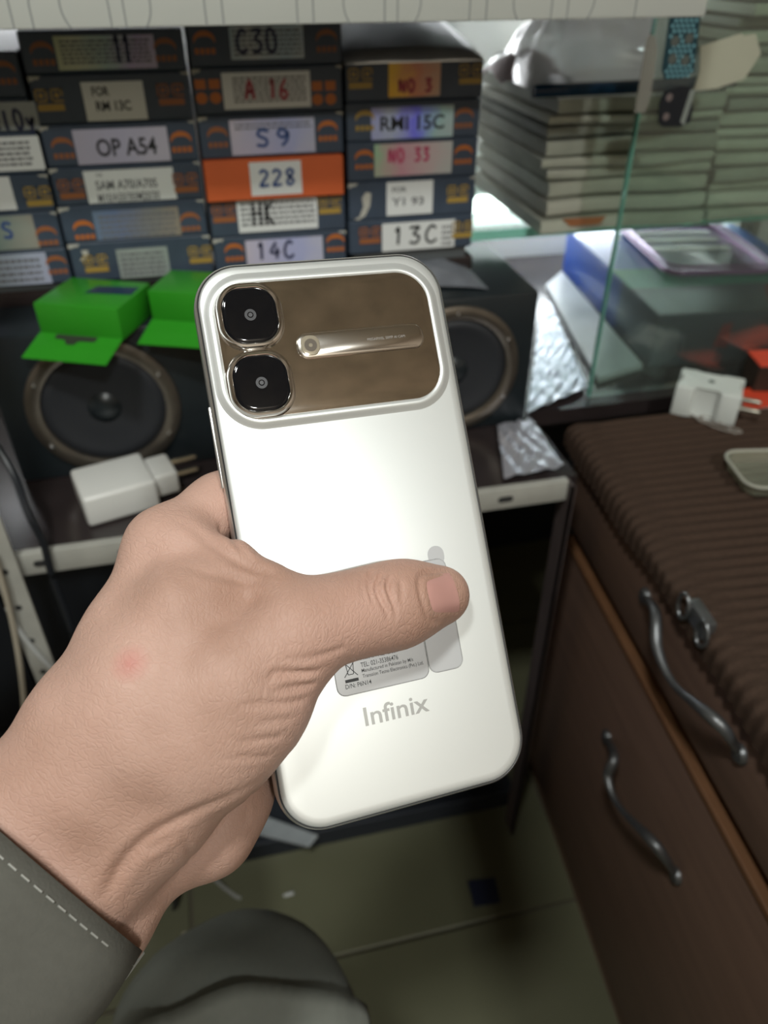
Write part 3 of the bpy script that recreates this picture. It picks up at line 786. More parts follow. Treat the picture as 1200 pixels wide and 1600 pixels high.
# column 1 and 4 shims where the column starts higher than the plank
for c, zb in ZB0.items():
    if zb-zpl > 0.0015:
        x0, x1 = colx[c]
        o = box_obj('cardboard_shim', (x0+0.004, YB+0.004, zpl), (x1-0.004, YB+0.17, zb), mat('grey_shim', (0.10, 0.11, 0.115), 0.35), None, 0.0006)
        tag(o, {1: 'thin grey packet under the leftmost box column', 2: 'thin grey packet under the second box column', 3: 'thin grey packet under the third box column', 4: 'grey packet under the fourth box column'}[c], 'packet')
# grey plastic pouch on the right speaker, under the fourth column
V, F = [], []
for i in range(15):
    for j in range(9):
        u = i/14; v = j/8
        e = math.sin(math.pi*min(max(u, 0), 1))**0.5*math.sin(math.pi*min(1, v*0.5+0.02))**0.6 if 0 < u < 1 else 0
        V.append((0.125+0.082*u, 0.545+0.038*v+0.006*math.sin(u*4), ZSP+0.0006+0.012*e+0.0012*math.sin(u*17+v*9)*e))
for i in range(14):
    for j in range(8): F.append((i*9+j, (i+1)*9+j, (i+1)*9+j+1, i*9+j+1))
pch = mobj('plastic_pouch', pyd(V, F), mat('smoky_plastic', (0.15, 0.16, 0.18), 0.2, noise=0.5, nscale=50), None, 'all')
tag(pch, 'crumpled smoky grey plastic pouch on top of the right speaker', 'pouch')

# ---- two green boxes with open flaps on the left speaker
m_green = mat('bright_green_cardboard', (0.026, 0.26, 0.014), 0.35, noise=0.08, nscale=40)
m_greenf = m_green
def green_box(loc, rz, w, d, h, lab, tab):
    t = empty('green_box', loc, rz, lab, 'box', 'small green boxes with open flaps')
    mobj('body', bx((-w/2, 0, 0), (w/2, d, h), 0.0012), m_green, t, True)
    fl = pyd([(-w/2, -0.0004, 0.001), (w/2, -0.0004, 0.001), (w/2-0.001, -0.012, -0.003), (w/2-0.003, -0.022, -0.0078), (-w/2-0.003, -0.022, -0.0078), (-w/2-0.001, -0.012, -0.003),
              (-w/2, -0.0004, 0.0017), (w/2, -0.0004, 0.0017), (w/2-0.001, -0.012, -0.0023), (w/2-0.003, -0.022, -0.0071), (-w/2-0.003, -0.022, -0.0071), (-w/2-0.001, -0.012, -0.0023)],
             [(0, 5, 2, 1), (5, 4, 3, 2), (6, 7, 8, 11), (11, 8, 9, 10), (4, 10, 9, 3), (0, 6, 11, 5), (5, 11, 10, 4), (1, 2, 8, 7), (2, 3, 9, 8)])
    f = mobj('flap', fl, m_greenf, t)
    if tab:
        P = [(-0.020, 0.0005), (0.020, 0.0005), (0.019, 0.005), (0.004, 0.0055), (0.001, 0.009), (-0.006, 0.009), (-0.010, 0.005), (-0.020, 0.0045)]
        P = [(x*0.75-0.002, -y-0.0008) for x, y in P]
        mobj('tab_slot', poly_mesh([P], lambda u, v, w: (u, v, 0.0018+v*0.345+w), 0.0004), mat('dark_slot', (0.02, 0.03, 0.015), 0.7), f)
        P = [(-0.005, d*0.45), (0.028, d*0.50), (0.027, d*0.78), (-0.002, d*0.72)]
        mobj('printed_patch', poly_mesh([P], lambda u, v, w: (u, v, h+w), 0.0003), mat('navy_print', (0.008, 0.03, 0.07), 0.3), t)
green_box((-0.0885, 0.517, ZSP+0.0006), math.radians(-24), 0.060, 0.050, 0.022, 'green box with an open flap and a navy patch, at the left', True)
green_box((-0.013, 0.523, ZSP+0.0006), math.radians(-22), 0.064, 0.043, 0.022, 'green box with an open flap, half hidden behind the phone', False)
# ================================================================== PACKET STACKS, BAG, BLUE BOX and small things at the right
m_pk = [mat('packet_a', (0.46, 0.47, 0.39), 0.45, noise=0.25, nscale=30), mat('packet_b', (0.36, 0.37, 0.31), 0.4, noise=0.3, nscale=40),
        mat('packet_c', (0.54, 0.54, 0.46), 0.5, noise=0.2, nscale=25), mat('packet_d', (0.27, 0.28, 0.24), 0.4, noise=0.3, nscale=40)]
def packet(x0, x1, y0, y1, z0, th, seed, m, lab, grp):
    r = random.Random(seed)
    nx, nyy = 14, 8
    ph1, ph2 = r.uniform(0, 6), r.uniform(0, 6)
    top, bot = [], []
    V, F = [], []
    def h(u, v): return 0.0004*math.sin(u*5+ph1)+0.0003*math.sin(v*4+ph2)
    ring = []
    for layer in (0, 1, 2):
        for i in range(nx+1):
            for j in range(nyy+1):
                u, v = i/nx, j/nyy
                edge = min(u, 1-u, v, 1-v)
                pin = min(1, edge/0.07)**0.5
                z = z0+th/2+h(u, v)*0.6+(layer-1)*th*0.5*(0.74+0.25*pin)
                ex = (0.003*math.sin(u*7+ph2) if j == 0 else 0)
                V.append((x0+(x1-x0)*u, y0+(y1-y0)*v+ex-(0.0012 if layer == 1 and j == 0 else 0), z))
    N = (nx+1)*(nyy+1)
    I = lambda l, i, j: l*N+i*(nyy+1)+j
    for i in range(nx):
        for j in range(nyy):
            F.append((I(2, i, j), I(2, i+1, j), I(2, i+1, j+1), I(2, i, j+1))); F.append((I(0, i, j), I(0, i, j+1), I(0, i+1, j+1), I(0, i+1, j)))
    for l in (0, 1):
        for i in range(nx):
            F.append((I(l, i, 0), I(l, i+1, 0), I(l+1, i+1, 0), I(l+1, i, 0))); F.append((I(l, i, nyy), I(l+1, i, nyy), I(l+1, i+1, nyy), I(l, i+1, nyy)))
        for j in range(nyy):
            F.append((I(l, 0, j), I(l+1, 0, j), I(l+1, 0, j+1), I(l, 0, j+1))); F.append((I(l, nx, j), I(l, nx, j+1), I(l+1, nx, j+1), I(l+1, nx, j)))
    o = mobj('film_packet', pyd(V, F), m, None, True)
    tag(o, lab, 'packet', grp)
    return o
rp = random.Random(11)
ORD = ['topmost', 'second from top', 'third from top', 'fourth from top', 'fifth from top', 'sixth from top', 'seventh from top', 'eighth from top', 'ninth from top', 'tenth from top', 'eleventh from top', 'twelfth from top', 'thirteenth from top', 'fourteenth from top', 'fifteenth from top', 'sixteenth from top', 'seventeenth from top', 'eighteenth from top', 'nineteenth from top', 'twentieth from top', 'twenty-first from top', 'twenty-second from top', 'twenty-third from top', 'twenty-fourth from top', 'twenty-fifth from top', 'twenty-sixth from top', 'twenty-seventh from top', 'twenty-eighth from top']
def stack(zstart, ztop, heights, place, text, grp, seed0):
    ths = []
    z = zstart
    while z < ztop:
        ths.append(rp.choice(heights)); z += ths[-1]
    z = zstart; first = None
    for k, th in enumerate(ths):
        x0, x1, y0, y1 = place(k)
        pk_ = packet(x0, x1, y0, y1, z, th, seed0+k, m_pk[rp.choice((0, 0, 1, 2, 3))], 'flat grey film packet, %s in the %s' % (ORD[len(ths)-1-k], text), grp)
        first = first or pk_
        z += th
    return z, first
ZP, pk_l = stack(0.6025, 0.700, (0.007, 0.009, 0.0115, 0.014), lambda k: (0.278+rp.uniform(-0.004, 0.004)+0.003*math.sin(k*0.9), 0.428, 0.620+rp.uniform(-0.004, 0.004), 0.80),
           'stack right of the box columns', 'packets stacked left of the glass edge', 0)
_, pk_r = stack(0.6025, 0.790, (0.008, 0.0105, 0.013), lambda k: (0.434+rp.uniform(0, .003), 0.66, 0.628+rp.uniform(-0.006, 0.006), 0.83),
      'tall stack seen through the glass', 'packets stacked behind the glass pane', 40)
for pk_, pxs, y_, m_ in ((pk_l, [(880, 330), (930, 322), (948, 334), (938, 350), (890, 354)], 0.6135, mat('rust_print', (0.34, 0.13, 0.05), 0.5)), (pk_r, [(1003, 314), (1016, 310), (1028, 322), (1018, 336), (1006, 330)], 0.6185, mat('mustard_print', (0.40, 0.28, 0.04), 0.5))):
    mobj('printed_patch', poly_mesh([[(onY(px, py, y_).x, min(max(onY(px, py, y_).z, 0.6032), max(v_.co.z for v_ in pk_.data.vertices)-0.0012)) for px, py in pxs]], lambda u, v, w: (u, y_, v)), m_, pk_)
# clear plastic bag with dark blue lower edge on the left stack
bag = empty('plastic_bag', (0.345, 0.64, ZP), 0, 'crumpled clear plastic bag with a blue edge on the packets', 'bag')
V, F = [], []
nu, nv = 34, 22
rr = random.Random(5)
fold = [(rr.uniform(0, 6.3), rr.uniform(6, 22), rr.uniform(-14, 14), rr.uniform(0.002, 0.006)) for _ in range(7)]
for i in range(nu+1):
    for j in range(nv+1):
        u, v = i/nu-0.5, j/nv
        base = 0.052*math.sin(math.pi*min(1, v*0.9+0.02))**0.8*(1-abs(2*u)**3)
        cr_ = sum(a*abs(math.sin(p+k*u+l*v)) for p, k, l, a in fold)*min(1, v*4)*(1-abs(2*u)**6)
        V.append((u*0.165+0.01*v, -0.018+v*0.15, 0.003+max(0, base+cr_-0.012*min(1, v*4)*(1-abs(2*u)**6))))
for i in range(nu):
    for j in range(nv): F.append((i*(nv+1)+j, (i+1)*(nv+1)+j, (i+1)*(nv+1)+j+1, i*(nv+1)+j+1))
m_bag = thin_clear('clear_bag_plastic', (0.93, 0.94, 0.96), 0.10, 0.14, 0.62, (0.92, 0.92, 0.96), True)
mobj('film', pyd(V, F), m_bag, bag, True)
pts = [(-0.085, -0.020, 0.004), (-0.04, -0.021, 0.0045), (0.0, -0.022, 0.005), (0.04, -0.021, 0.0055), (0.088, -0.016, 0.006)]
mobj('blue_edge', tube(spline(pts, 6), 0.0048, 10), mat('glossy_dark_blue_plastic', (0.006, 0.030, 0.070), 0.12), bag, True)
# folded dark contents showing through the bag
V, F = [], []
for i in range(11):
    for j in range(7):
        u, v = i/10-0.5, j/6
        V.append((u*0.06-0.055, 0.035+v*0.08, 0.004+0.02*math.sin(math.pi*v)*(1-(2*u)**2)+0.004*math.sin(7*u+9*v)))
for i in range(10):
    for j in range(6): F.append((i*7+j, (i+1)*7+j, (i+1)*7+j+1, i*7+j+1))
mobj('contents', pyd(V, F), mat('brown_red_cloth', (0.60, 0.48, 0.46), 0.6, noise=0.5, nscale=40), bag, True)

# stickers and paper on the glass pane (front side, at Y just in front)
YG = 0.5570
def on_pane(pxs): return [(onY(px, py, YG).x, onY(px, py, YG).z) for px, py in pxs]
def pane_piece(name, pxs, m, lab, cat, th=0.0006):
    P = on_pane(pxs)
    cx = sum(p[0] for p in P)/len(P); zb = min(p[1] for p in P)
    bm = prism([(x-cx, z_-zb) for x, z_ in P], 0, th)
    o = mobj(name, bm, m, None)
    o.matrix_world = Matrix.Translation((cx, YG, zb)) @ Matrix.Rotation(math.radians(90), 4, 'X')
    if lab: tag(o, lab, cat)
    return o, cx, zb
m_teal = mat('teal_skin', (0.010, 0.060, 0.085), 0.3)
m_dot = mat('pale_blue_dots', (0.26, 0.58, 0.68), 0.3)
o, cx, zb = pane_piece('dotted_sticker', [(1034, 108), (1038, 124), (1066, 122), (1084, 112), (1100, -30), (1054, -30)], m_teal, 'narrow teal sticker with pale dots on the glass pane', 'sticker')
dots = []
for a in range(40):
    for b2 in range(16):
        x = -0.020+b2*0.0038+(0.0019 if a % 2 else 0); zz = 0.002+a*0.0030
        q = (cx+x, YG, zb+zz); d = Vector(q)-CP
        px = 600+FPX*(d@_right)/(d@_fwd); py = 800-FPX*(d@_up)/(d@_fwd)
        l = 1036+(124-py)*0.118; rgt = 1081+(124-py)*0.115
        hole = any((px-hx)**2+(py-hy)**2 < 64 for hx, hy in ((1054, 64), (1076, 60), (1050, 92), (1070, 94), (1073, 12)))
        if l+3 < px < rgt-1 and py < 120 and not hole:
            dots.append([(x+0.0012*math.cos(t*math.pi/3), zz+0.0012*math.sin(t*math.pi/3)) for t in range(6)])
mobj('printed_dots', poly_mesh(dots, lambda u, v, w: (u, v, 0.0006+w), 0.0001), m_dot, o)
holes = []
for hx, hy in ((1054, 64), (1076, 60), (1050, 92), (1070, 94), (1073, 12)):
    q = onY(hx, hy, YG); holes.append([(q.x-cx+0.0033*math.cos(t*math.pi/6), q.z-zb+0.0033*math.sin(t*math.pi/6)) for t in range(12)])
mobj('hole', poly_mesh(holes, lambda u, v, w: (u, v, 0.0006+w), 0.00015), mat('hole_grey', (0.13, 0.15, 0.14), 0.5), o)
o, cx, zb = pane_piece('camera_sticker', [(1028, 192), (1030, 160), (1038, 142), (1060, 134), (1080, 135), (1082, 170), (1078, 190), (1062, 198), (1034, 198)], mat('dark_navy_skin', (0.012, 0.017, 0.026), 0.3), 'small dark sticker with two round holes under the dotted sticker', 'sticker')
holes = []
for hx, hy in ((1045, 152), (1040, 182)):
    q = onY(hx, hy, YG); holes.append([(q.x-cx+0.0026*math.cos(t*math.pi/6), q.z-zb+0.0026*math.sin(t*math.pi/6)) for t in range(12)])
mobj('hole', poly_mesh(holes, lambda u, v, w: (u, v, 0.0006+w), 0.00015), mat('hole_pink', (0.22, 0.18, 0.18), 0.5), o)
q = on_pane([(1062, 190), (1068, 196), (1086, 140), (1078, 140)])
mobj('peeled_edge', poly_mesh([[(x-cx, z_-zb) for x, z_ in q]], lambda u, v, w: (u, v, 0.0006+w), 0.0002), mat('pale_adhesive', (0.33, 0.38, 0.36), 0.4), o)
pane_piece('paper_scrap', [(1083, 142), (1092, 112), (1094, 72), (1158, 52), (1162, 56), (1180, 52), (1188, 84), (1162, 124), (1118, 138)], mat('cream_paper', (0.40, 0.40, 0.31), 0.8, noise=0.06, nscale=60), 'torn cream paper scrap stuck on the glass pane', 'paper')
pane_piece('tape_strip', [(991, 176), (1007, 176), (1016, 150), (1027, 80), (1024, 58), (1016, 52), (1010, 60)], thin_clear('clear_tape', (0.8, 0.8, 0.77), 0.06, 0.2, 0.45, (0.5, 0.5, 0.46)), 'clear tape strip along the edge of the glass pane', 'tape')

# foil sheets on the board
def crumple(name, corner, nu, nv, amp, seed, m, lab, cat, zbase, freq=(6, 26), th=True):
    r = random.Random(seed)
    W_ = [(r.uniform(0, 6.3), r.uniform(*freq)*r.choice((-1, 1)), r.uniform(*freq), r.uniform(0.3, 1)) for _ in range(9)]
    P0, P1, P2, P3 = [Vector((x, y)) for x, y in corner]
    V, F = [], []
    for i in range(nu+1):
        for j in range(nv+1):
            u, v = i/nu, j/nv
            p = (P0*(1-u)+P1*u)*(1-v)+(P3*(1-u)+P2*u)*v
            hgt = sum(a*abs(math.sin(f+k*u+l*v)) for f, k, l, a in W_)/4.5
            V.append((p.x+r.uniform(-1, 1)*0.0003, p.y, zbase+amp*hgt))
    for i in range(nu):
        for j in range(nv): F.append((i*(nv+1)+j, (i+1)*(nv+1)+j, (i+1)*(nv+1)+j+1, i*(nv+1)+j+1))
    o = mobj(name, pyd(V, F), m, None, True)
    if lab: tag(o, lab, cat)
    return o
m_foil = mat('silver_foil', (0.60, 0.64, 0.71), 0.34, 0.75, bump=0.5, bscale=120)
crumple('foil_sheet', [tuple(onZ(px, py, ZS).xy) for px, py in ((823, 652), (917, 612), (858, 478), (846, 478))], 16, 40, 0.005, 3, m_foil, 'large crumpled silver foil sheet between the speaker and blue box', 'foil', ZS+0.0008, (10, 60))
pl2 = mobj('white_board', prism([tuple(onZ(px, py, ZS).xy) for px, py in ((933, 600), (1003, 578), (877, 430), (852, 452))], ZS+0.0004, ZS+0.006, 0.0008), mat('pale_grey_board', (0.48, 0.51, 0.52), 0.35, noise=0.12, nscale=30), None)
tag(pl2, 'pale grey board lying flat beside the blue box', 'board')
crumple('foil_bag', [(0.196, 0.447), (0.246, 0.452), (0.2495, 0.527), (0.218, 0.524)], 18, 18, 0.007, 8, mat('crinkled_silver_bag', (0.52, 0.52, 0.58), 0.28, 0.6, bump=0.3, bscale=90), 'small crinkled silver bag on the shelf beside the right speaker', 'bag', ZS+0.0008, (4, 14))

# blue box with clear case on top
BA = -math.radians(6.0)
m_bb = ramp_mat('blue_grey_print', 'Y', [(0.0, (0.040, 0.052, 0.062)), (0.070, (0.055, 0.068, 0.080)), (0.0705, (0.055, 0.23, 0.155)), (0.125, (0.055, 0.25, 0.17)), (0.1255, (0.045, 0.12, 0.38)), (0.27, (0.055, 0.16, 0.52))], 0.32, 0.0)
m_bs = ramp_mat('blue_grey_side_print', 'Y', [(0.0, (0.030, 0.042, 0.060)), (0.085, (0.045, 0.07, 0.12)), (0.100, (0.02, 0.07, 0.30)), (0.27, (0.02, 0.07, 0.33))], 0.35, 0.0)
bb_ = empty('blue_box', (0.400, 0.6035, ZS+0.0004), BA, 'flat blue and dark grey carton with a green band behind the glass', 'box')
BW, BD, BH = 0.21, 0.27, 0.052
mobj('body', bx((0, 0, 0), (BW, BD, BH-0.0015), 0.0012), m_bs, bb_, True)
mobj('lid_print', bx((0.0012, 0.0012, BH-0.0015), (BW-0.0012, BD-0.0012, BH), 0.0004, 1), m_bb, bb_)
mobj('red_print', poly_mesh([[(0.115, 0.012), (BW-0.004, 0.004), (BW-0.004, 0.10), (0.135, 0.06)]], lambda u, v, w: (u, v, BH+w), 0.0002), mat('dark_red_print', (0.16, 0.018, 0.020), 0.4), bb_)
mobj('lettering', hand_mesh('NN', lambda u, v, w: (u, v, BH+w), 0.012, 0.222, 0.055, 0.248, 0.004, 0.0003), mat('white_print', (0.6, 0.65, 0.7), 0.4), bb_)
mobj('red_print', poly_mesh([[(0.06, 0.018), (0.075, 0.016), (0.075, 0.042), (0.065, 0.040)]], lambda u, v, w: (u, -w-0.0002, v), 0.0002), MATS['dark_red_print'], bb_)
# purple clear phone case lying on the blue box
cs = empty('phone_case', (0.528, 0.765, ZS+BH+0.0012), BA-math.radians(3), 'clear purple rimmed phone case lying on the blue box', 'phone case')
m_pc = thin_clear('purple_clear_plastic', (0.86, 0.78, 0.88), 0.16, 0.06, 0.10, (0.5, 0.42, 0.5))
m_pr = mat('purple_rim', (0.32, 0.14, 0.32), 0.12, 0.3)
mobj('back_sheet', loft_rr(0.112, 0.165, 0.016, [(0.002, 0.0), (0.0, 0.0012), (0.002, 0.0024)], 6, cap0=True), m_pc, cs)
rim = [(x, y, 0.0035) for x, y in rrect(0.112, 0.165, 0.016, 6)]
mobj('rim', tube(rim, 0.0030, 10, closed=True), m_pr, cs, True)
rim2 = [(x, y, 0.010) for x, y in rrect(0.113, 0.166, 0.016, 6)]
mobj('rim', tube(rim2, 0.0016, 8, closed=True), m_pr, cs, True)
V = [(x, y, 0.004) for x, y in rrect(0.1125, 0.1655, 0.016, 6)]+[(x, y, 0.010) for x, y in rrect(0.1125, 0.1655, 0.016, 6)]
nn = len(V)//2
mobj('side_wall', pyd(V, [(k, (k+1) % nn, nn+(k+1) % nn, nn+k) for k in range(nn)]), m_pc, cs, True)
for y in (0.03, 0.055, -0.002): mobj('bright_band', bx((-0.048, y-0.006, 0.0026), (0.044, y+0.006, 0.0034), 0.0003, 1), mat('pearl_film', (0.55, 0.52, 0.46), 0.25, 0.2), cs)

# white plug adapter on the cloth
m_wpl = mat('white_plastic', (0.60, 0.63, 0.60), 0.35)
m_pin = mat('brass_pin', (0.42, 0.40, 0.34), 0.3, 0.9)
pa = empty('plug_adapter', (0.403, 0.5115, ZC+0.0012), math.radians(-38), 'white multi plug adapter with two metal pins on the cloth', 'adapter')
poly = [(-0.026, -0.020), (-0.012, -0.020), (-0.010, -0.015), (0.008, -0.015), (0.010, -0.020), (0.026, -0.020), (0.026, -0.006), (0.021, -0.004), (0.021, 0.006), (0.026, 0.008), (0.026, 0.019), (0.010, 0.019), (0.008, 0.014), (-0.010, 0.014), (-0.012, 0.019), (-0.026, 0.019), (-0.026, 0.006), (-0.021, 0.004), (-0.021, -0.005), (-0.026, -0.007)]
mobj('body', prism(poly, 0, 0.027, 0.0016), m_wpl, pa, True)
V, F = lathe([(0.0028, 0.0274), (0.0026, 0.0276), (0.0, 0.0276)], 14)
mobj('screw_hole', pyd(V, F), mat('hole_green_grey', (0.10, 0.12, 0.11), 0.6), pa)
for y in (-0.010, 0.008):
    mobj('pin', tube([(0.020, y, 0.0125), (0.040, y, 0.0125), (0.0425, y, 0.0125)], [0.0024, 0.0024, 0.0014], 12), m_pin, pa, True)
# red card and dark red-topped box at the right margin
m_red = mat('red_orange_card', (0.62, 0.060, 0.025), 0.4)
rc = mobj('red_card', prism([(-0.022, -0.014), (0.045, -0.010), (0.045, 0.026), (-0.004, 0.020)], 0, 0.0012), m_red, None)
rc.location = (0.458, 0.5165, ZC+0.001); tag(rc, 'flat red orange card beside the plug adapter pins', 'card')
rb = empty('red_topped_box', (0.495, 0.535, ZC+0.0023), math.radians(-14), 'dark box with a bright red top at the right margin', 'box')
mobj('body', bx((-0.030, -0.012, 0), (0.03, 0.020, 0.024), 0.001), mat('dark_brown_card', (0.030, 0.018, 0.012), 0.5, noise=0.5, nscale=80), rb)
mobj('top', bx((-0.0302, -0.0122, 0.024), (0.0302, 0.0202, 0.026), 0.0005, 1), m_red, rb)
mobj('orange_print', poly_mesh([[(-0.005, 0.004), (0.012, 0.004), (0.012, 0.012), (-0.003, 0.010)]], lambda u, v, w: (u, -0.0122-w, v), 0.0002), mat('amber_print', (0.30, 0.10, 0.01), 0.5), rb)
# clear plastic cup lid at the right margin
cl = empty('clear_dish', (0.392, 0.403, ZC+0.0012), math.radians(-10), 'clear plastic dish at the right edge of the cloth', 'dish')
m_cd = thin_clear('clear_dish_plastic', (0.80, 0.82, 0.74), 0.12, 0.1, 0.25, (0.45, 0.45, 0.36))
mobj('bowl', loft_rr(0.060, 0.050, 0.012, [(0.006, 0.0), (0.003, 0.001), (0.0, 0.010), (0.0008, 0.0105), (0.004, 0.003), (0.007, 0.0018)], 6, cap0=True), m_cd, cl, True)
mobj('rim', tube([(x, y, 0.0105) for x, y in rrect(0.0605, 0.0505, 0.012, 6)], 0.0011, 8, closed=True), mat('pale_rim_plastic', (0.42, 0.42, 0.36), 0.2), cl, True)
# curled clear thread
th_ = [onZ(px, py, ZC+0.003) for px, py in ((1062, 634), (1075, 645), (1095, 655), (1120, 662), (1150, 670), (1158, 676), (1130, 672), (1105, 662), (1090, 655), (1100, 650), (1125, 660), (1150, 678))]
thr = mobj('clear_thread', tube(spline(th_, 8), 0.0007, 6), mat('clear_thread_plastic', (0.30, 0.27, 0.24), 0.15), None, True)
tag(thr, 'curled clear plastic thread lying on the ribbed cloth', 'thread')
# ================================================================== LEFT and LOW things
# white charger lying on the shelf
m_chg = mat('charger_white', (0.66, 0.66, 0.63), 0.35)
c0 = onZ(122, 742, ZS+0.022); c1 = onZ(236, 712, ZS+0.022)
ang = math.atan2(c1.y-c0.y, c1.x-c0.x)
ch = empty('wall_charger', (-0.086, 0.487, ZS+0.0004), ang, 'white wall charger with metal pins lying on the shelf', 'charger')
mobj('body', bx((-0.0255, -0.022, 0), (0.0255, 0.022, 0.024), 0.003, 3), m_chg, ch, True)
mobj('plug_base', bx((0.0256, -0.014, 0.003), (0.043, 0.016, 0.021), 0.0025, 3), m_chg, ch, True)
for y in (0.0065, 0.0175):
    mobj('pin', tube([(0.042, 0.005, y), (0.060, 0.005, y), (0.062, 0.005, y)], [0.0021, 0.0021, 0.0012], 12), mat('gold_pin', (0.55, 0.50, 0.38), 0.25, 0.9), ch, True)
# cables by the left post
m_cream = mat('cream_cable', (0.38, 0.34, 0.27), 0.5)
m_wht = mat('white_cable', (0.45, 0.46, 0.45), 0.5)
m_blk = mat('black_cable', (0.012, 0.014, 0.018), 0.4)
def cable(name, pts, r, m, lab):
    o = mobj(name, tube(spline(pts, 8), r, 8), m, None, True); tag(o, lab, 'cable'); return o
zl = lambda px, py, Y: onY(px, py, Y)
cable('cable', [zl(-14, 860, .424), zl(2, 905, .424), zl(20, 975, .424), zl(34, 1060, .424), zl(38, 1130, .424), zl(28, 1200, .424), zl(10, 1300, .424), Vector((-0.16, 0.424, 0.006)), Vector((-0.10, 0.40, 0.004))], 0.0021, m_cream, 'cream cable hanging in front of the left rack post')
cable('cable', [zl(12, 950, .427), zl(30, 985, .427), zl(62, 1025, .427), zl(95, 1058, .427), zl(125, 1090, .43), zl(160, 1180, .43), Vector((-0.06, 0.43, 0.006)), Vector((0.0, 0.42, 0.004))], 0.0018, m_wht, 'thin white cable looping below the left rack post')
cable('cable', [zl(-10, 690, .47), zl(22, 742, .455), zl(44, 800, .436), zl(68, 850, .4335), zl(80, 895, .4335), zl(104, 960, .4335), zl(120, 1010, .4335), zl(130, 1080, .434), Vector((-0.12, 0.434, 0.006)), Vector((-0.2, 0.43, 0.004))], 0.0026, m_blk, 'black cable running over the shelf front at the left')
# blue plastic bag and grey packet low on the rack floor
crumple('blue_bag', [(-0.09, 0.479), (0.035, 0.481), (0.04, 0.60), (-0.08, 0.60)], 16, 16, 0.11, 21, mat('dark_blue_plastic', (0.018, 0.040, 0.30), 0.3), 'crumpled dark blue plastic bag low on the rack floor', 'bag', 0.0235, (3, 9))
gp_ = onY(440, 1325, 0.455)
gpk = mobj('grey_packet', prism([(-0.045, 0), (0.02, 0.003), (0.026, 0.017), (-0.04, 0.021)], 0, 0.005, 0.001), mat('pale_grey_plastic', (0.22, 0.24, 0.25), 0.3, noise=0.3, nscale=50), None)
gpk.location = (0.004, 0.458, 0.029); gpk.rotation_euler = (math.radians(18), 0, math.radians(-30)); tag(gpk, 'pale grey plastic packet poking out at the rack foot', 'packet')
# dark blue card on the floor
fc = onZ(756, 1395, 0)
cd = mobj('blue_card', prism([(-0.015, -0.012), (0.013, -0.014), (0.016, 0.012), (-0.013, 0.015)], 0, 0.002), mat('navy_card', (0.010, 0.014, 0.035), 0.5), None)
cd.location = (fc.x, fc.y, 0.0002); tag(cd, 'small dark navy card lying on the tiled floor', 'card')
# ================================================================== PHONE (held in the hand)
pa_ = Vector((0.948, 0.156, 0.278)).normalized()
pb_ = Vector((-0.184, 0.982, 0.041)); pb_ = (pb_-pa_*pa_.dot(pb_)).normalized()
PT = Vector((-0.0056, -0.0047, 0.2273))
pn_ = pa_.cross(pb_)            # away from the camera in (right, up, forward) axes
def v2w(v): return _right*v.x + _up*v.y + _fwd*v.z
A_, B_ = v2w(pa_), v2w(pb_); N_ = A_.cross(B_)
PW, PL, PTH = 0.0768, 0.1654, 0.0080
phone = empty('smartphone', (0, 0, 0), 0, 'silver smartphone with two square rear lenses held in the hand', 'phone')
Mx = Matrix((A_, B_, N_)).transposed().to_4x4(); Mx.translation = CP+v2w(PT)
phone.matrix_world = Mx
def ph(px, py):
    d = Vector(((px-600)/FPX, -(py-800)/FPX, 1)); s = pn_.dot(PT)/pn_.dot(d); q = d*s-PT
    return q.dot(pa_), q.dot(pb_)
m_back = bpy.data.materials.new('champagne_silver_back'); m_back.use_nodes = True
b = m_back.node_tree.nodes['Principled BSDF']
b.inputs['Base Color'].default_value = (0.69, 0.71, 0.70, 1); b.inputs['Metallic'].default_value = 0.60; b.inputs['Roughness'].default_value = 0.37
m_side = mat('silver_frame', (0.58, 0.57, 0.55), 0.28, 0.85)
m_seam = mat('dark_seam', (0.05, 0.05, 0.05), 0.5)
m_mirror = mat('mirror_plate', (0.72, 0.68, 0.63), 0.06, 1.0, noise=0.22, nscale=110)
m_chrome = mat('chrome_ring', (0.80, 0.79, 0.77), 0.10, 1.0)
m_lens = mat('black_lens_glass', (0.004, 0.0045, 0.006), 0.06)
m_screen = mat('black_screen', (0.004, 0.004, 0.005), 0.08)
CR = 0.0135
mobj('frame', loft_rr(PW, PL, CR, [(0.0016, -PTH), (0.0004, -PTH+0.0008), (0.0, -PTH+0.002), (0.0, -0.0022), (0.0003, -0.0011), (0.0007, -0.00075)], 14, cap0=False, cap1=False), m_side, phone, True)
mobj('screen', loft_rr(PW, PL, CR, [(0.0016, -PTH+0.0001), (0.0018, -PTH-0.0001)], 14, cap1=True, fn=None), m_screen, phone)
mobj('seam', loft_rr(PW, PL, CR, [(0.0007, -0.00075), (0.00105, -0.0010), (0.00115, -0.0006)], 14, cap1=False), m_seam, phone, True)
mobj('back_cover', loft_rr(PW, PL, CR, [(0.0011, -0.0009), (0.0012, -0.00055), (0.0017, -0.0002), (0.0026, 0.0), (0.004, 0.00005)], 14), m_back, phone, True)
# power key on the left side
mobj('side_key', bx((-PW/2-0.0006, 0.018, -0.0052), (-PW/2+0.0004, 0.042, -0.0030), 0.0004, 2), m_side, phone, True)
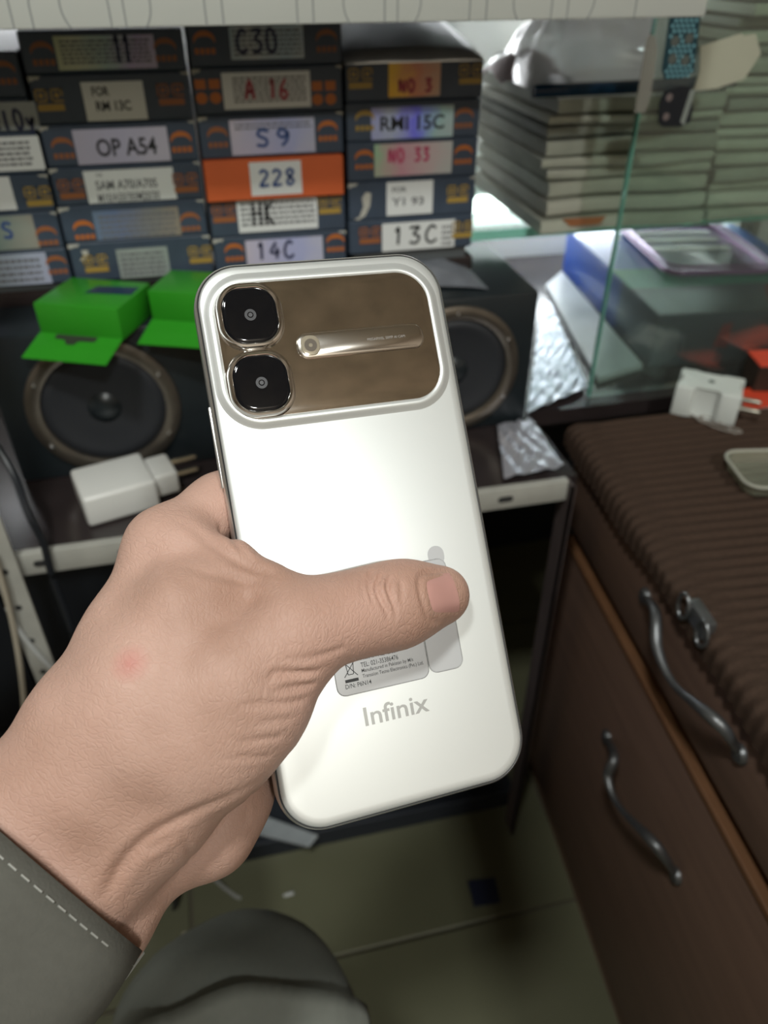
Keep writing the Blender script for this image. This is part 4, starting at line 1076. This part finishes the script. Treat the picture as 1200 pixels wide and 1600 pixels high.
# camera island: raised soft lip and mirror plate
ICX, ICY, IW, IH = -0.0004, 0.0561, 0.0712, 0.0456
isl = mobj('camera_island', loft_rr(IW, IH, 0.0125, [(-0.0004, 0.00005), (0.0004, 0.0004), (0.0012, 0.0010), (0.0020, 0.00125), (0.0026, 0.00115), (0.0030, 0.0008)], 14, ICX, ICY, cap1=False), m_back, phone, 'all')
mobj('mirror_plate', loft_rr(IW, IH, 0.0125, [(0.0028, 0.0006), (0.0030, 0.00095), (0.0033, 0.0010)], 14, ICX, ICY), m_mirror, isl, True)
def lens(cx, cy):
    r = mobj('lens_ring', loft_rr(0.0186, 0.0192, 0.0074, [(-0.0006, 0.0009), (-0.0001, 0.0013), (0.0, 0.0026), (0.0003, 0.0032), (0.0008, 0.0034), (0.0013, 0.0031), (0.0016, 0.0026)], 12, cx, cy, cap1=False), m_chrome, phone, True)
    g = mobj('lens_glass', loft_rr(0.0186, 0.0192, 0.0074, [(0.0015, 0.0024), (0.0018, 0.0027), (0.0026, 0.0028)], 12, cx, cy), m_lens, r, True)
    for nm, r0, r1, zz, mm in (('iris_ring', 0.0009, 0.0017, 0.00285, mat('iris_grey', (0.045, 0.045, 0.05), 0.4, 0.0)), ('iris_core', 0.0, 0.0006, 0.0029, mat('iris_core', (0.06, 0.06, 0.065), 0.4))):
        V, F = lathe([(max(r0, 1e-5), zz), (r1, zz)], 28)
        mobj(nm, pyd([(x+cx, y+cy, z_) for x, y, z_ in V], F), mm, g)
lens(-0.0233, 0.0659); lens(-0.0234, 0.0459)
# flash bar
fb = mobj('flash_bar', loft_rr(0.0392, 0.0072, 0.0030, [(0.0, 0.0009), (0.0001, 0.00125), (0.0004, 0.0014)], 10, 0.0087, 0.0557), mat('pale_mirror', (0.80, 0.77, 0.72), 0.16, 1.0), phone, True)
mobj('flash_rim', loft_rr(0.0400, 0.0080, 0.0034, [(0.0, 0.0009), (0.0002, 0.0012), (0.0004, 0.0009)], 10, 0.0087, 0.0557, cap1=False), m_chrome, fb, True)
mobj('flash_window', loft_rr(0.0058, 0.0062, 0.0024, [(0.0, 0.0013), (0.0002, 0.0017), (0.0008, 0.0018)], 8, -0.0071, 0.0557), mat('flash_lens', (0.62, 0.56, 0.44), 0.12, 0.6), fb, True)
V, F = lathe([(0.0006, 0.0019), (0.0019, 0.0019)], 20)
mobj('flash_eye', pyd([(x-0.0071, y+0.0557, z_) for x, y, z_ in V], F), mat('flash_dark', (0.12, 0.10, 0.08), 0.3), fb)
frp = lambda u, v, w: (u, v, w)
mobj('bar_lettering', text_mesh('MEGAPIXEL 50MP AI CAM', frp, 0.0105, 0.0554, 0.0225, 0.0562, 0.0, 0.00146), mat('bar_grey', (0.30, 0.28, 0.26), 0.4), fb)
# wordmark
fw = lambda u, v, w: (u, v, 0.00008+w)
m_word = mat('grey_wordmark', (0.36, 0.36, 0.35), 0.35, 0.4)
def bars(pp): return pp
mobj('wordmark', text_mesh('Infinix', fw, -0.0101, -0.0566, 0.0098, -0.0512, 0.012, 0.00004), m_word, phone)
# regulatory sticker in two pieces
m_stk = mat('silver_sticker', (0.47, 0.475, 0.485), 0.30, 0.25)
m_stk_e = mat('sticker_ink', (0.02, 0.02, 0.022), 0.5)
st = mobj('sticker', loft_rr(0.0282, 0.0335, 0.0026, [(0.0, 0.00006), (0.0, 0.00016)], 5, -0.0024, -0.0301), m_stk, phone)
st2 = mobj('sticker', loft_rr(0.0107, 0.0332, 0.0024, [(0.0, 0.00006), (0.0, 0.00016)], 5, 0.0174, -0.0295), m_stk, phone)
mobj('pull_tab', poly_mesh([rrect(0.0052, 0.006, 0.0025, 5, 0.0203, -0.0119)], fw, 0.00002), m_stk, st2)
for s_, cx_, cy_, w_, h_ in ((st, -0.0024, -0.0301, 0.0282, 0.0335), (st2, 0.0174, -0.0295, 0.0107, 0.0332)):
    mobj('cut_line', loft_rr(w_+0.0003, h_+0.0003, 0.0027, [(0.0, 0.00009), (0.00028, 0.000175)], 5, cx_, cy_, cap1=False), mat('cut_grey', (0.15, 0.15, 0.15), 0.6), s_)
lines = [('Plot # 3E, Sector 24, Korangi', -0.0085, -0.0358, 0.0072), ('Industrial Area, Karachi', -0.0085, -0.0377, 0.0032), ('TEL: 021-35386476', -0.0085, -0.0396, 0.0030),
         ('Manufactured in Pakistan by M/s', -0.0085, -0.0414, 0.0074), ('Transsion Tecno Electronics (Pvt.) Ltd.', -0.0085, -0.0430, 0.0104)]
for s_, x0, y0, x1 in lines:
    mobj('fine_print', text_mesh(s_, fw, x0, y0-0.0002, x1, y0+0.0012, 0.004, 0.00012), m_stk_e, st)
for s_, x0, y0, x1, k in (('D/N: P6N14', -0.0140, -0.0450, -0.0062, 0.0013), ('www.transsion.com', -0.0085, -0.0340, 0.004, 0.0012), ('Importer and Distributor', -0.0135, -0.0170, 0.004, 0.0013)):
    mobj('fine_print', text_mesh(s_, fw, x0, y0, x1, y0+k, 0.004, 0.00012), m_stk_e, st)
# crossed-out bin pictogram with bar
def seg(a, b_, t=0.00022):
    d = Vector((b_[0]-a[0], b_[1]-a[1])).normalized()*t/2; n_ = (-d.y, d.x)
    return [(a[0]+n_[0], a[1]+n_[1]), (a[0]-n_[0], a[1]-n_[1]), (b_[0]-n_[0], b_[1]-n_[1]), (b_[0]+n_[0], b_[1]+n_[1])]
bx0, by0 = -0.0118, -0.0395
pic = [seg((bx0-.0012, by0+.0022), (bx0-.0008, by0-.0016)), seg((bx0+.0012, by0+.0022), (bx0+.0008, by0-.0016)), seg((bx0-.0016, by0+.0022), (bx0+.0016, by0+.0022)), seg((bx0-.0008, by0-.0016), (bx0+.0008, by0-.0016)),
       seg((bx0-.0020, by0-.0022), (bx0+.0020, by0+.0026)), seg((bx0+.0020, by0-.0022), (bx0-.0020, by0+.0026))]
pic.append([(bx0-.002, by0-.0038), (bx0+.002, by0-.0038), (bx0+.002, by0-.0029), (bx0-.002, by0-.0029)])
mobj('bin_symbol', poly_mesh(pic, fw, 0.00012), m_stk_e, st)
# ================================================================== PERSON: left hand holding the phone, sleeve, leg
def cc(px, py, d): return ((px-600)/FPX*d, -(py-800)/FPX*d, d)     # (right, up, forward) metres from the lens
CH_ = []      # capsules
def chain(*pts):
    for p, q in zip(pts, pts[1:]):
        CH_.append((cc(*p[:3]), cc(*q[:3]), p[3]/1000, q[3]/1000))
# order matters little: smooth union
chain((688, 930, .2250, 8.6), (640, 938, .2205, 10.0), (610, 947, .2165, 10.9), (560, 958, .2120, 10.5), (508, 971, .2078, 10.6), (455, 992, .2045, 12.0), (360, 1062, .2005, 15.0), (250, 1150, .1990, 17.0))   # thumb
chain((455, 1046, .2045, 9.0), (400, 1100, .2035, 13.5), (336, 1146, .2040, 17.0), (228, 1252, .2060, 17.5), (130, 1370, .2040, 17.0))                   # thenar
chain((262, 860, .2200, 11.0), (207, 1000, .2110, 13.0), (142, 1132, .2045, 16.0), (60, 1262, .2020, 18.0), (-60, 1420, .190, 21.0))   # index metacarpal, radial wrist
chain((262, 855, .2200, 11.2), (345, 792, .2330, 9.2), (450, 745, .2405, 8.5), (560, 742, .2430, 8.0), (640, 765, .2460, 7.2))     # index finger behind the phone
chain((300, 862, .2145, 8.0), (365, 880, .2105, 5.0), (420, 917, .2075, 5.0), (470, 965, .2060, 9.0))       # web of skin
chain((330, 945, .2080, 11.0), (300, 960, .2075, 14.0), (230, 1080, .2030, 18.0), (150, 1210, .2030, 20.0))       # dorsal muscle
chain((300, 935, .2340, 10.0), (170, 1230, .2200, 16.0))
chain((330, 1015, .2400, 11.0), (200, 1290, .2250, 15.0))
chain((360, 1110, .2440, 10.0), (335, 1250, .2380, 13.0))
chain((300, 935, .2340, 10.0), (420, 905, .2400, 9.0), (560, 915, .2440, 8.3), (650, 945, .2475, 7.4))      # middle finger
chain((330, 1015, .2400, 11.0), (450, 1000, .2400, 8.8), (570, 1015, .2440, 8.0), (640, 1038, .2470, 7.2))    # ring finger
chain((360, 1110, .2440, 10.0), (470, 1105, .2420, 7.6), (560, 1122, .2440, 6.9), (612, 1138, .2460, 6.3))    # little finger
HY = [(cc(352, 1236, .2290), cc(322, 1290, .2255), .0133, .0137), (cc(322, 1290, .2255), cc(222, 1340, .2170), .0137, .0125),
      (cc(222, 1340, .2170), cc(150, 1430, .2090), .0125, .0148), (cc(150, 1430, .2090), cc(-10, 1580, .1960), .0148, .016),
      (cc(360, 1110, .2440), cc(352, 1236, .2290), .010, .0133)]
chain((150, 1290, .2090, 20.0), (40, 1420, .2000, 23.0), (-80, 1560, .1850, 26.0))
# forearm on to the elbow (under the sleeve)
E0 = cc(0, 1480, .195); E1 = (-0.160, -0.205, 0.128)
CH_.append((E0, E1, 0.026, 0.031))
PN = np.array([pn_.x, pn_.y, pn_.z]); PA = np.array([pa_.x, pa_.y, pa_.z]); PB = np.array([pb_.x, pb_.y, pb_.z]); PTn = np.array([PT.x, PT.y, PT.z])
def sd_phone(P):
    q = P-PTn
    x = np.abs(q@PA)-(PW/2-0.004); y = np.abs(q@PB)-(PL/2-0.004); z = np.abs(q@PN-PTH/2)-(PTH/2-0.003)
    # rounded box (3 mm rounding in depth, kept slightly proud)
    ox = np.maximum(x, 0); oy = np.maximum(y, 0); oz = np.maximum(z, 0)
    return np.sqrt(ox*ox+oy*oy+oz*oz)+np.minimum(np.maximum(np.maximum(x, y), z), 0)-0.0034
def sd_hand(P):
    P = P.astype(np.float32)
    d = sd_capsules(P, CH_, 0.0065)
    d2 = sd_capsules(P, HY, 0.006)
    k = 0.0028
    hh = np.clip(k-np.abs(d-d2), 0, None)/k
    d = np.minimum(d, d2)-hh*hh*k*0.25
    return np.maximum(d, -sd_phone(P))
def raycast(px, py, t0=0.15, t1=0.27, fn=None):
    dv = np.array([(px-600)/FPX, -(py-800)/FPX, 1.0])
    ts = np.linspace(t0, t1, 500)
    v = (fn or sd_hand)(ts[:, None]*dv)
    i = np.argmax(v < 0)
    if v[i] >= 0: return None
    if i == 0: return dv*ts[0]
    t = ts[i-1]+(ts[i]-ts[i-1])*v[i-1]/(v[i-1]-v[i])
    return dv*t
V, F = surface_nets(sd_hand, (-0.196, -0.240, 0.094), (0.026, 0.022, 0.262), 0.0007)
def largest(V, F):
    lab = np.arange(len(V))
    while True:
        m = lab[F].min(1); new = lab.copy()
        for k in range(4): np.minimum.at(new, F[:, k], m)
        new = new[new]
        if np.array_equal(new, lab): break
        lab = new
    ids, cnt = np.unique(lab, return_counts=True)
    print('hand pieces', sorted(cnt)[::-1][:5])
    keep = lab == ids[np.argmax(cnt)]
    mp_ = np.cumsum(keep)-1
    return V[keep], mp_[F[keep[F[:, 0]]]]
V, F = largest(V, F)
# a few smoothing passes, kept light
def smooth_np(V, F, it, lam=0.5):
    e = np.concatenate([F[:, [0, 1]], F[:, [1, 2]], F[:, [2, 3]], F[:, [3, 0]]])
    for _ in range(it):
        s = np.zeros_like(V); c = np.zeros(len(V))
        np.add.at(s, e[:, 0], V[e[:, 1]]); np.add.at(s, e[:, 1], V[e[:, 0]])
        np.add.at(c, e[:, 0], 1); np.add.at(c, e[:, 1], 1)
        V = V+lam*(s/c[:, None]-V)
    return V
V = smooth_np(V, F, 4)
def vnormals(V, F):
    n = np.cross(V[F[:, 2]]-V[F[:, 0]], V[F[:, 3]]-V[F[:, 1]])
    out = np.zeros_like(V)
    for k in range(4): np.add.at(out, F[:, k], n)
    return out/np.maximum(np.linalg.norm(out, axis=1), 1e-12)[:, None]
NV = vnormals(V, F)
# skin creases: polylines on the skin, pressed in along the normal
def crease(pxs, depth, width):
    P = [raycast(px, py) for px, py in pxs]
    P = [p for p in P if p is not None]
    if len(P) < 2: return None
    S = [np.array(s) for s in spline([Vector(p) for p in P], 4)]
    A = np.array(S)
    lo, hi = A.min(0)-4*width, A.max(0)+4*width
    sel = np.where(np.all((V > lo) & (V < hi), axis=1))[0]
    if len(sel) == 0: return None
    best = np.full(len(sel), 9.0); tt = np.zeros(len(sel))
    for i in range(len(A)-1):
        a, b_ = A[i], A[i+1]; ba = b_-a
        h = np.clip(((V[sel]-a)@ba)/max(ba@ba, 1e-12), 0, 1)
        dd = np.linalg.norm(V[sel]-a-h[:, None]*ba, axis=1)
        m_ = dd < best; best[m_] = dd[m_]; tt[m_] = (i+h[m_])/(len(A)-1)
    taper = np.clip(tt*6, 0, 1)*np.clip((1-tt)*1.6, 0, 1)
    return sel, -depth*np.exp(-(best/width)**2)*taper + depth*0.18*np.exp(-((best-2*width)/width)**2)*taper
CREASES = [
 ([(705, 890), (680, 893), (660, 897), (655, 915), (660, 940), (670, 966), (690, 972), (716, 962)], .0007, .0008),
 # thumb knuckle
 ([(598, 894), (588, 915), (595, 938), (606, 958), (604, 975)], .0012, .0007), ([(582, 890), (577, 912), (582, 935), (590, 950)], .0011, .0007),
 ([(612, 898), (606, 915), (612, 935), (618, 955), (612, 972)], .0011, .0007), ([(570, 900), (566, 920), (572, 940)], .0005, .0007), ([(626, 905), (628, 930), (626, 955)], .0005, .0007),
 # folds of the thenar below the thumb
 ([(545, 1010), (510, 1022), (470, 1030), (430, 1035)], .0004, .0010), ([(505, 1048), (470, 1052), (430, 1052), (420, 1062), (398, 1058)], .0008, .0010), ([(495, 1068), (450, 1076), (420, 1084)], .0006, .0010),
 ([(482, 1092), (440, 1100), (395, 1100), (372, 1108)], .0005, .0010), ([(462, 1122), (420, 1128), (392, 1136)], .0003, .0010), ([(445, 1150), (400, 1156), (365, 1162)], .0004, .0010),
 ([(425, 1182), (380, 1184), (345, 1188)], .0003, .0010),
 # web of skin to the index
 ([(430, 900), (395, 888), (350, 862), (310, 832), (270, 812)], .0010, .0016), ([(420, 908), (370, 905), (320, 895), (270, 880)], .0006, .0014), ([(400, 880), (372, 852), (345, 826), (325, 800)], .0007, .0013),
 # wrist folds
 ([(160, 1410), (182, 1368), (205, 1335), (240, 1305), (280, 1282), (320, 1262), (370, 1240), (422, 1208)], .0013, .0019), ([(395, 1235), (385, 1275), (360, 1310)], .0004, .0012), ([(225, 1335), (262, 1312), (300, 1292)], .0005, .0012), ([(300, 1350), (294, 1325), (282, 1305)], .0004, .0010),
]
disp = np.zeros(len(V))
for cz in CREASES:
    r_ = crease(*cz)
    if r_ is not None: disp[r_[0]] += r_[1]
V = V+NV*disp[:, None]
def c2w_np(V):
    R_ = np.array([[*_right], [*_up], [*_fwd]])
    return V@R_+np.array([*CP])
Vw = c2w_np(V)
# skin material
m_skin = bpy.data.materials.new('skin'); m_skin.use_nodes = True
nt = m_skin.node_tree; b = nt.nodes['Principled BSDF']
b.inputs['Roughness'].default_value = 0.55; b.inputs['Specular IOR Level'].default_value = 0.35
b.inputs['Subsurface Weight'].default_value = 0.06; b.inputs['Subsurface Radius'].default_value = (0.006, 0.0025, 0.0012); b.inputs['Subsurface Scale'].default_value = 0.5
tc = nt.nodes.new('ShaderNodeTexCoord')
n1 = nt.nodes.new('ShaderNodeTexNoise'); n1.inputs['Scale'].default_value = 28; n1.inputs['Detail'].default_value = 5
n2 = nt.nodes.new('ShaderNodeTexNoise'); n2.inputs['Scale'].default_value = 14; n2.inputs['Detail'].default_value = 2
nt.links.new(tc.outputs['Object'], n1.inputs['Vector']); nt.links.new(tc.outputs['Object'], n2.inputs['Vector'])
cr = nt.nodes.new('ShaderNodeValToRGB'); cr.color_ramp.elements[0].position = 0.3; cr.color_ramp.elements[1].position = 0.75
cr.color_ramp.elements[0].color = (0.385, 0.228, 0.170, 1); cr.color_ramp.elements[1].color = (0.555, 0.365, 0.298, 1)
nt.links.new(n1.outputs['Fac'], cr.inputs[0])
mx = nt.nodes.new('ShaderNodeMix'); mx.data_type = 'RGBA'; mx.blend_type = 'MIX'
mx.inputs[7].default_value = (0.49, 0.28, 0.218, 1)
mr = nt.nodes.new('ShaderNodeMapRange'); mr.inputs['From Min'].default_value = 0.5; mr.inputs['From Max'].default_value = 0.75; mr.inputs['To Max'].default_value = 0.6
nt.links.new(n2.outputs['Fac'], mr.inputs['Value']); nt.links.new(mr.outputs[0], mx.inputs[0]); nt.links.new(cr.outputs[0], mx.inputs[6])
# red scratch mark on the back of the hand
sp = c2w_np(raycast(203, 1036)[None])[0]
vd = nt.nodes.new('ShaderNodeVectorMath'); vd.operation = 'DISTANCE'; vd.inputs[1].default_value = tuple(sp)
nt.links.new(tc.outputs['Object'], vd.inputs[0])
mr2 = nt.nodes.new('ShaderNodeMapRange'); mr2.inputs['From Min'].default_value = 0.0; mr2.inputs['From Max'].default_value = 0.0055; mr2.inputs['To Min'].default_value = 0.5; mr2.inputs['To Max'].default_value = 0.0
nt.links.new(vd.outputs['Value'], mr2.inputs['Value'])
mx2 = nt.nodes.new('ShaderNodeMix'); mx2.data_type = 'RGBA'; mx2.inputs[7].default_value = (0.50, 0.13, 0.12, 1)
nt.links.new(mr2.outputs[0], mx2.inputs[0]); nt.links.new(mx.outputs[2], mx2.inputs[6])
nt.links.new(mx2.outputs[2], b.inputs['Base Color'])
# fine skin relief: small cells stretched across the limb, one flow for the forearm side, one for the thumb side
def relief(axis, scale, stretch):
    X = v2w(Vector(axis)).normalized(); Z = v2w(Vector((0, 0, -1))); Y = Z.cross(X).normalized(); Z = X.cross(Y)
    e = Matrix((X, Y, Z)).to_euler()                      # sends the limb axis to X
    m1 = nt.nodes.new('ShaderNodeMapping'); m1.inputs['Rotation'].default_value = e
    nt.links.new(tc.outputs['Object'], m1.inputs[0])
    wn = nt.nodes.new('ShaderNodeTexNoise'); wn.inputs['Scale'].default_value = 170; wn.inputs['Detail'].default_value = 3
    nt.links.new(tc.outputs['Object'], wn.inputs['Vector'])
    mv = nt.nodes.new('ShaderNodeVectorMath'); mv.operation = 'MULTIPLY_ADD'; mv.inputs[1].default_value = (0.006, 0.006, 0.006)
    nt.links.new(wn.outputs['Color'], mv.inputs[0]); nt.links.new(m1.outputs[0], mv.inputs[2])
    m2 = nt.nodes.new('ShaderNodeMapping'); m2.inputs['Scale'].default_value = (scale, scale/stretch, scale/stretch)
    nt.links.new(mv.outputs[0], m2.inputs[0])
    vo = nt.nodes.new('ShaderNodeTexVoronoi'); vo.feature = 'DISTANCE_TO_EDGE'; vo.inputs['Scale'].default_value = 1.0
    nt.links.new(m2.outputs[0], vo.inputs['Vector'])
    mr = nt.nodes.new('ShaderNodeMapRange'); mr.inputs['From Max'].default_value = 0.16; mr.interpolation_type = 'SMOOTHSTEP'
    nt.links.new(vo.outputs['Distance'], mr.inputs['Value'])
    nz_ = nt.nodes.new('ShaderNodeTexNoise'); nz_.inputs['Scale'].default_value = 0.9; nz_.inputs['Detail'].default_value = 3
    nt.links.new(m2.outputs[0], nz_.inputs['Vector'])
    ad = nt.nodes.new('ShaderNodeMath'); ad.operation = 'MULTIPLY_ADD'; ad.inputs[1].default_value = 1.4
    nt.links.new(nz_.outputs['Fac'], ad.inputs[0]); nt.links.new(mr.outputs[0], ad.inputs[2])
    return ad.outputs[0]
r1 = relief((-0.5, -0.72, -0.3), 820, 2.6)
r2 = relief((0.95, -0.25, 0.2), 980, 3.2)
at = nt.nodes.new('ShaderNodeAttribute'); at.attribute_name = 'thumb_side'
mxr = nt.nodes.new('ShaderNodeMix'); mxr.data_type = 'FLOAT'
nt.links.new(at.outputs['Fac'], mxr.inputs[0]); nt.links.new(r1, mxr.inputs[2]); nt.links.new(r2, mxr.inputs[3])
bp = nt.nodes.new('ShaderNodeBump'); bp.inputs['Strength'].default_value = 0.27; bp.inputs['Distance'].default_value = 0.0004
nt.links.new(mxr.outputs[0], bp.inputs['Height'])
nt.links.new(bp.outputs['Normal'], b.inputs['Normal'])
pme = np_mesh(Vw, F)
ta = np.clip((V[:, 0]-(-0.062))/0.026, 0, 1)*np.clip((V[:, 1]+0.10)/0.02, 0, 1)
att = pme.attributes.new('thumb_side', 'FLOAT', 'POINT'); att.data.foreach_set('value', ta.astype(np.float32))
person = mobj('person', pme, m_skin, None, 'all')
tag(person, 'person in grey clothes holding the smartphone in one hand', 'person')

# thumb nail: a curved plate on the back of the thumb tip
nq = [(659, 901), (701, 895), (717, 955), (675, 966)]       # proximal-top, distal-top, distal-bottom, proximal-bottom
NU, NVv = 12, 14
top, bot = [], []
Vn, Fn = [], []
ctr = np.array(cc(690, 930, .2250))
for i in range(NU+1):
    for j in range(NVv+1):
        u, v = i/NU, j/NVv
        # superellipse corners: pull the grid in at the proximal side
        vv = (v-0.5)*(1-0.10*(1-u)**2)+0.5
        px = (nq[0][0]*(1-u)+nq[1][0]*u)*(1-vv)+(nq[3][0]*(1-u)+nq[2][0]*u)*vv
        py = (nq[0][1]*(1-u)+nq[1][1]*u)*(1-vv)+(nq[3][1]*(1-u)+nq[2][1]*u)*vv
        px += -3.0*(1-u)*(1-(2*vv-1)**2)+4.0*u*(1-(2*vv-1)**2)
        p = raycast(px, py)
        if p is None: p = np.array(cc(px, py, .2215))
        nrm = p-ctr; nrm /= np.linalg.norm(nrm)
        edge = min(u*4, (1-v)*5, v*5, 1)
        Vn.append(p+nrm*(-0.00035+0.0006*edge+0.0004*u))
Vn = np.array(Vn)
for i in range(NU):
    for j in range(NVv):
        a0 = i*(NVv+1)+j; Fn.append((a0, a0+1, a0+NVv+2, a0+NVv+1))
m_nail = mat('finger_nail', (0.50, 0.27, 0.235), 0.22, noise=0.10, nscale=90)
nail = mobj('thumb_nail', pyd(c2w_np(Vn), Fn), m_nail, person, 'all')
# raised nail fold behind the nail
fold_ = [Vn[j]-0.0001 for j in range(NVv+1)]

# sleeve: cuff and tube to the elbow
m_slv = mat('grey_shirt_cloth', (0.100, 0.098, 0.085), 0.9, noise=0.10, nscale=400, bump=0.10, bscale=1400, **{'Specular IOR Level': 0.15})
rc_ = Vector(cc(48, 1336, .203)); re_ = Vector((-0.215, -0.262, 0.075))
ax = (re_-rc_).normalized()
rd = (Vector(cc(225, 1490, .205))-Vector(cc(0, 1297, .203))).normalized()      # along the visible rim
ax2 = (ax-rd*ax.dot(rd)).normalized()
dp = rd.cross(ax2).normalized()
if dp.z > 0: dp = -dp                    # towards the camera
Vs, Fs = [], []
n = 72; rows = 40
Ltot = 0.27
for i in range(rows+1):
    t = i/rows
    cen = rc_+ax2*(Ltot*t*0.55)+ax*(Ltot*t*0.45)
    for k in range(n):
        a = 2*math.pi*k/n
        wr = 0.0016*math.sin(3*a+t*9)+0.0011*math.sin(5*a-t*17)+0.0016*math.sin(t*40+2*a)*min(1, t*6)
        hw_ = 0.0362+0.020*t+wr; hd_ = 0.0315+0.022*t+wr
        Vs.append(cen+rd*(hw_*math.cos(a))+dp*(hd_*math.sin(a)))
for i in range(rows):
    for k in range(n): Fs.append((i*n+k, (i+1)*n+k, (i+1)*n+(k+1) % n, i*n+(k+1) % n))
Vs_w = [cam2w(*v) for v in Vs]
sl = mobj('sleeve', pyd(Vs_w, Fs), m_slv, person, 'all')
so = sl.modifiers.new('thick', 'SOLIDIFY'); so.thickness = 0.0014; so.offset = 0
# stitches along the cuff
sw = []
for row_off in (0.0035,):
    for k in range(0, 60):
        a0 = 2*math.pi*(k/60)
        P = []
        for a in (a0, a0+2*math.pi/60*0.62):
            hw_ = 0.0362+0.0016*math.sin(3*a)+0.0011*math.sin(5*a)+0.0010; hd_ = 0.0315+0.0016*math.sin(3*a)+0.0011*math.sin(5*a)+0.0010
            P.append(cam2w(*(rc_+ax2*row_off+rd*(hw_*math.cos(a))+dp*(hd_*math.sin(a)))))
        sw.append(P)
bmx = bmesh.new()
for P in sw:
    me_ = tube(P, 0.0003, 5); bmx.from_mesh(me_); bpy.data.meshes.remove(me_)
mobj('stitching', bmx, mat('pale_thread', (0.30, 0.30, 0.275), 0.8), sl)
# turned cuff corner
k1 = [cam2w(*cc(*p)) for p in ((206, 1462, .2045), (217, 1464, .206), (226, 1490, .207), (196, 1532, .205), (190, 1526, .2035), (210, 1488, .2040))]
mobj('cuff_corner', pyd(k1, [(0, 1, 2, 5), (5, 2, 3, 4)]), mat('pale_shirt_edge', (0.24, 0.24, 0.22), 0.9), sl)

# leg in matching trousers, shirt hem over the thigh (world space)
hipL = (-0.11, -0.30, 0.300); kn = (-0.043, 0.185, 0.283); ank = (-0.075, 0.235, 0.06); toe = (-0.07, 0.33, 0.030)
LC = [(hipL, kn, 0.090, 0.068), (kn, (-0.055, 0.21, 0.18), 0.066, 0.060), ((-0.055, 0.21, 0.18), ank, 0.060, 0.050)]
def sd_leg(P):
    d = sd_capsules(P.astype(np.float32), LC, 0.03)
    return d+0.0030*np.sin(P[:, 0]*60+P[:, 1]*25)*np.cos(P[:, 2]*45)+0.0016*np.sin(P[:, 1]*95+P[:, 0]*40)
V3, F3 = surface_nets(sd_leg, (-0.23, -0.42, 0.0), (0.08, 0.31, 0.42), 0.006)
leg = mobj('trouser_leg', np_mesh(V3, F3), mat('grey_trouser_cloth', (0.135, 0.144, 0.126), 0.95, noise=0.08, nscale=300), person, 'all')
def hem_surface():
    """cloth panel lying over the thigh: rays from the thigh axis out to the trouser surface"""
    V, F = [], []
    a0 = Vector(hipL); a1 = Vector(kn); axx = (a1-a0)
    tl = axx.normalized(); sd = tl.cross(Vector((0, 0, 1))).normalized(); uu = sd.cross(tl)
    na, ns = 60, 60
    ts = np.linspace(0.03, 0.14, 160)
    for i in range(ns+1):
        for k in range(na+1):
            an = math.radians(-70+140*k/na)
            end = 1.0+0.015*math.sin(an*1.3)+0.003*math.sin(an*7)
            s_ = 0.02+(end-0.02)*i/ns
            dirv = uu*math.cos(an)+sd*math.sin(an)
            base = a0+axx*s_
            P = np.array([base+dirv*float(t) for t in ts])
            d = sd_leg(P); j = int(np.argmax(d > 0))
            r = ts[j]+0.0035+0.0012*math.sin(an*9+s_*14)
            V.append(base+dirv*r)
    for i in range(ns):
        for k in range(na): F.append((i*(na+1)+k, i*(na+1)+k+1, (i+1)*(na+1)+k+1, (i+1)*(na+1)+k))
    return pyd(V, F)
hem = mobj('shirt_hem', hem_surface(), mat('grey_shirt_hem', (0.20, 0.21, 0.185), 0.95, noise=0.08, nscale=300), person, 'all')
so = hem.modifiers.new('thick', 'SOLIDIFY'); so.thickness = 0.0015; so.offset = 1
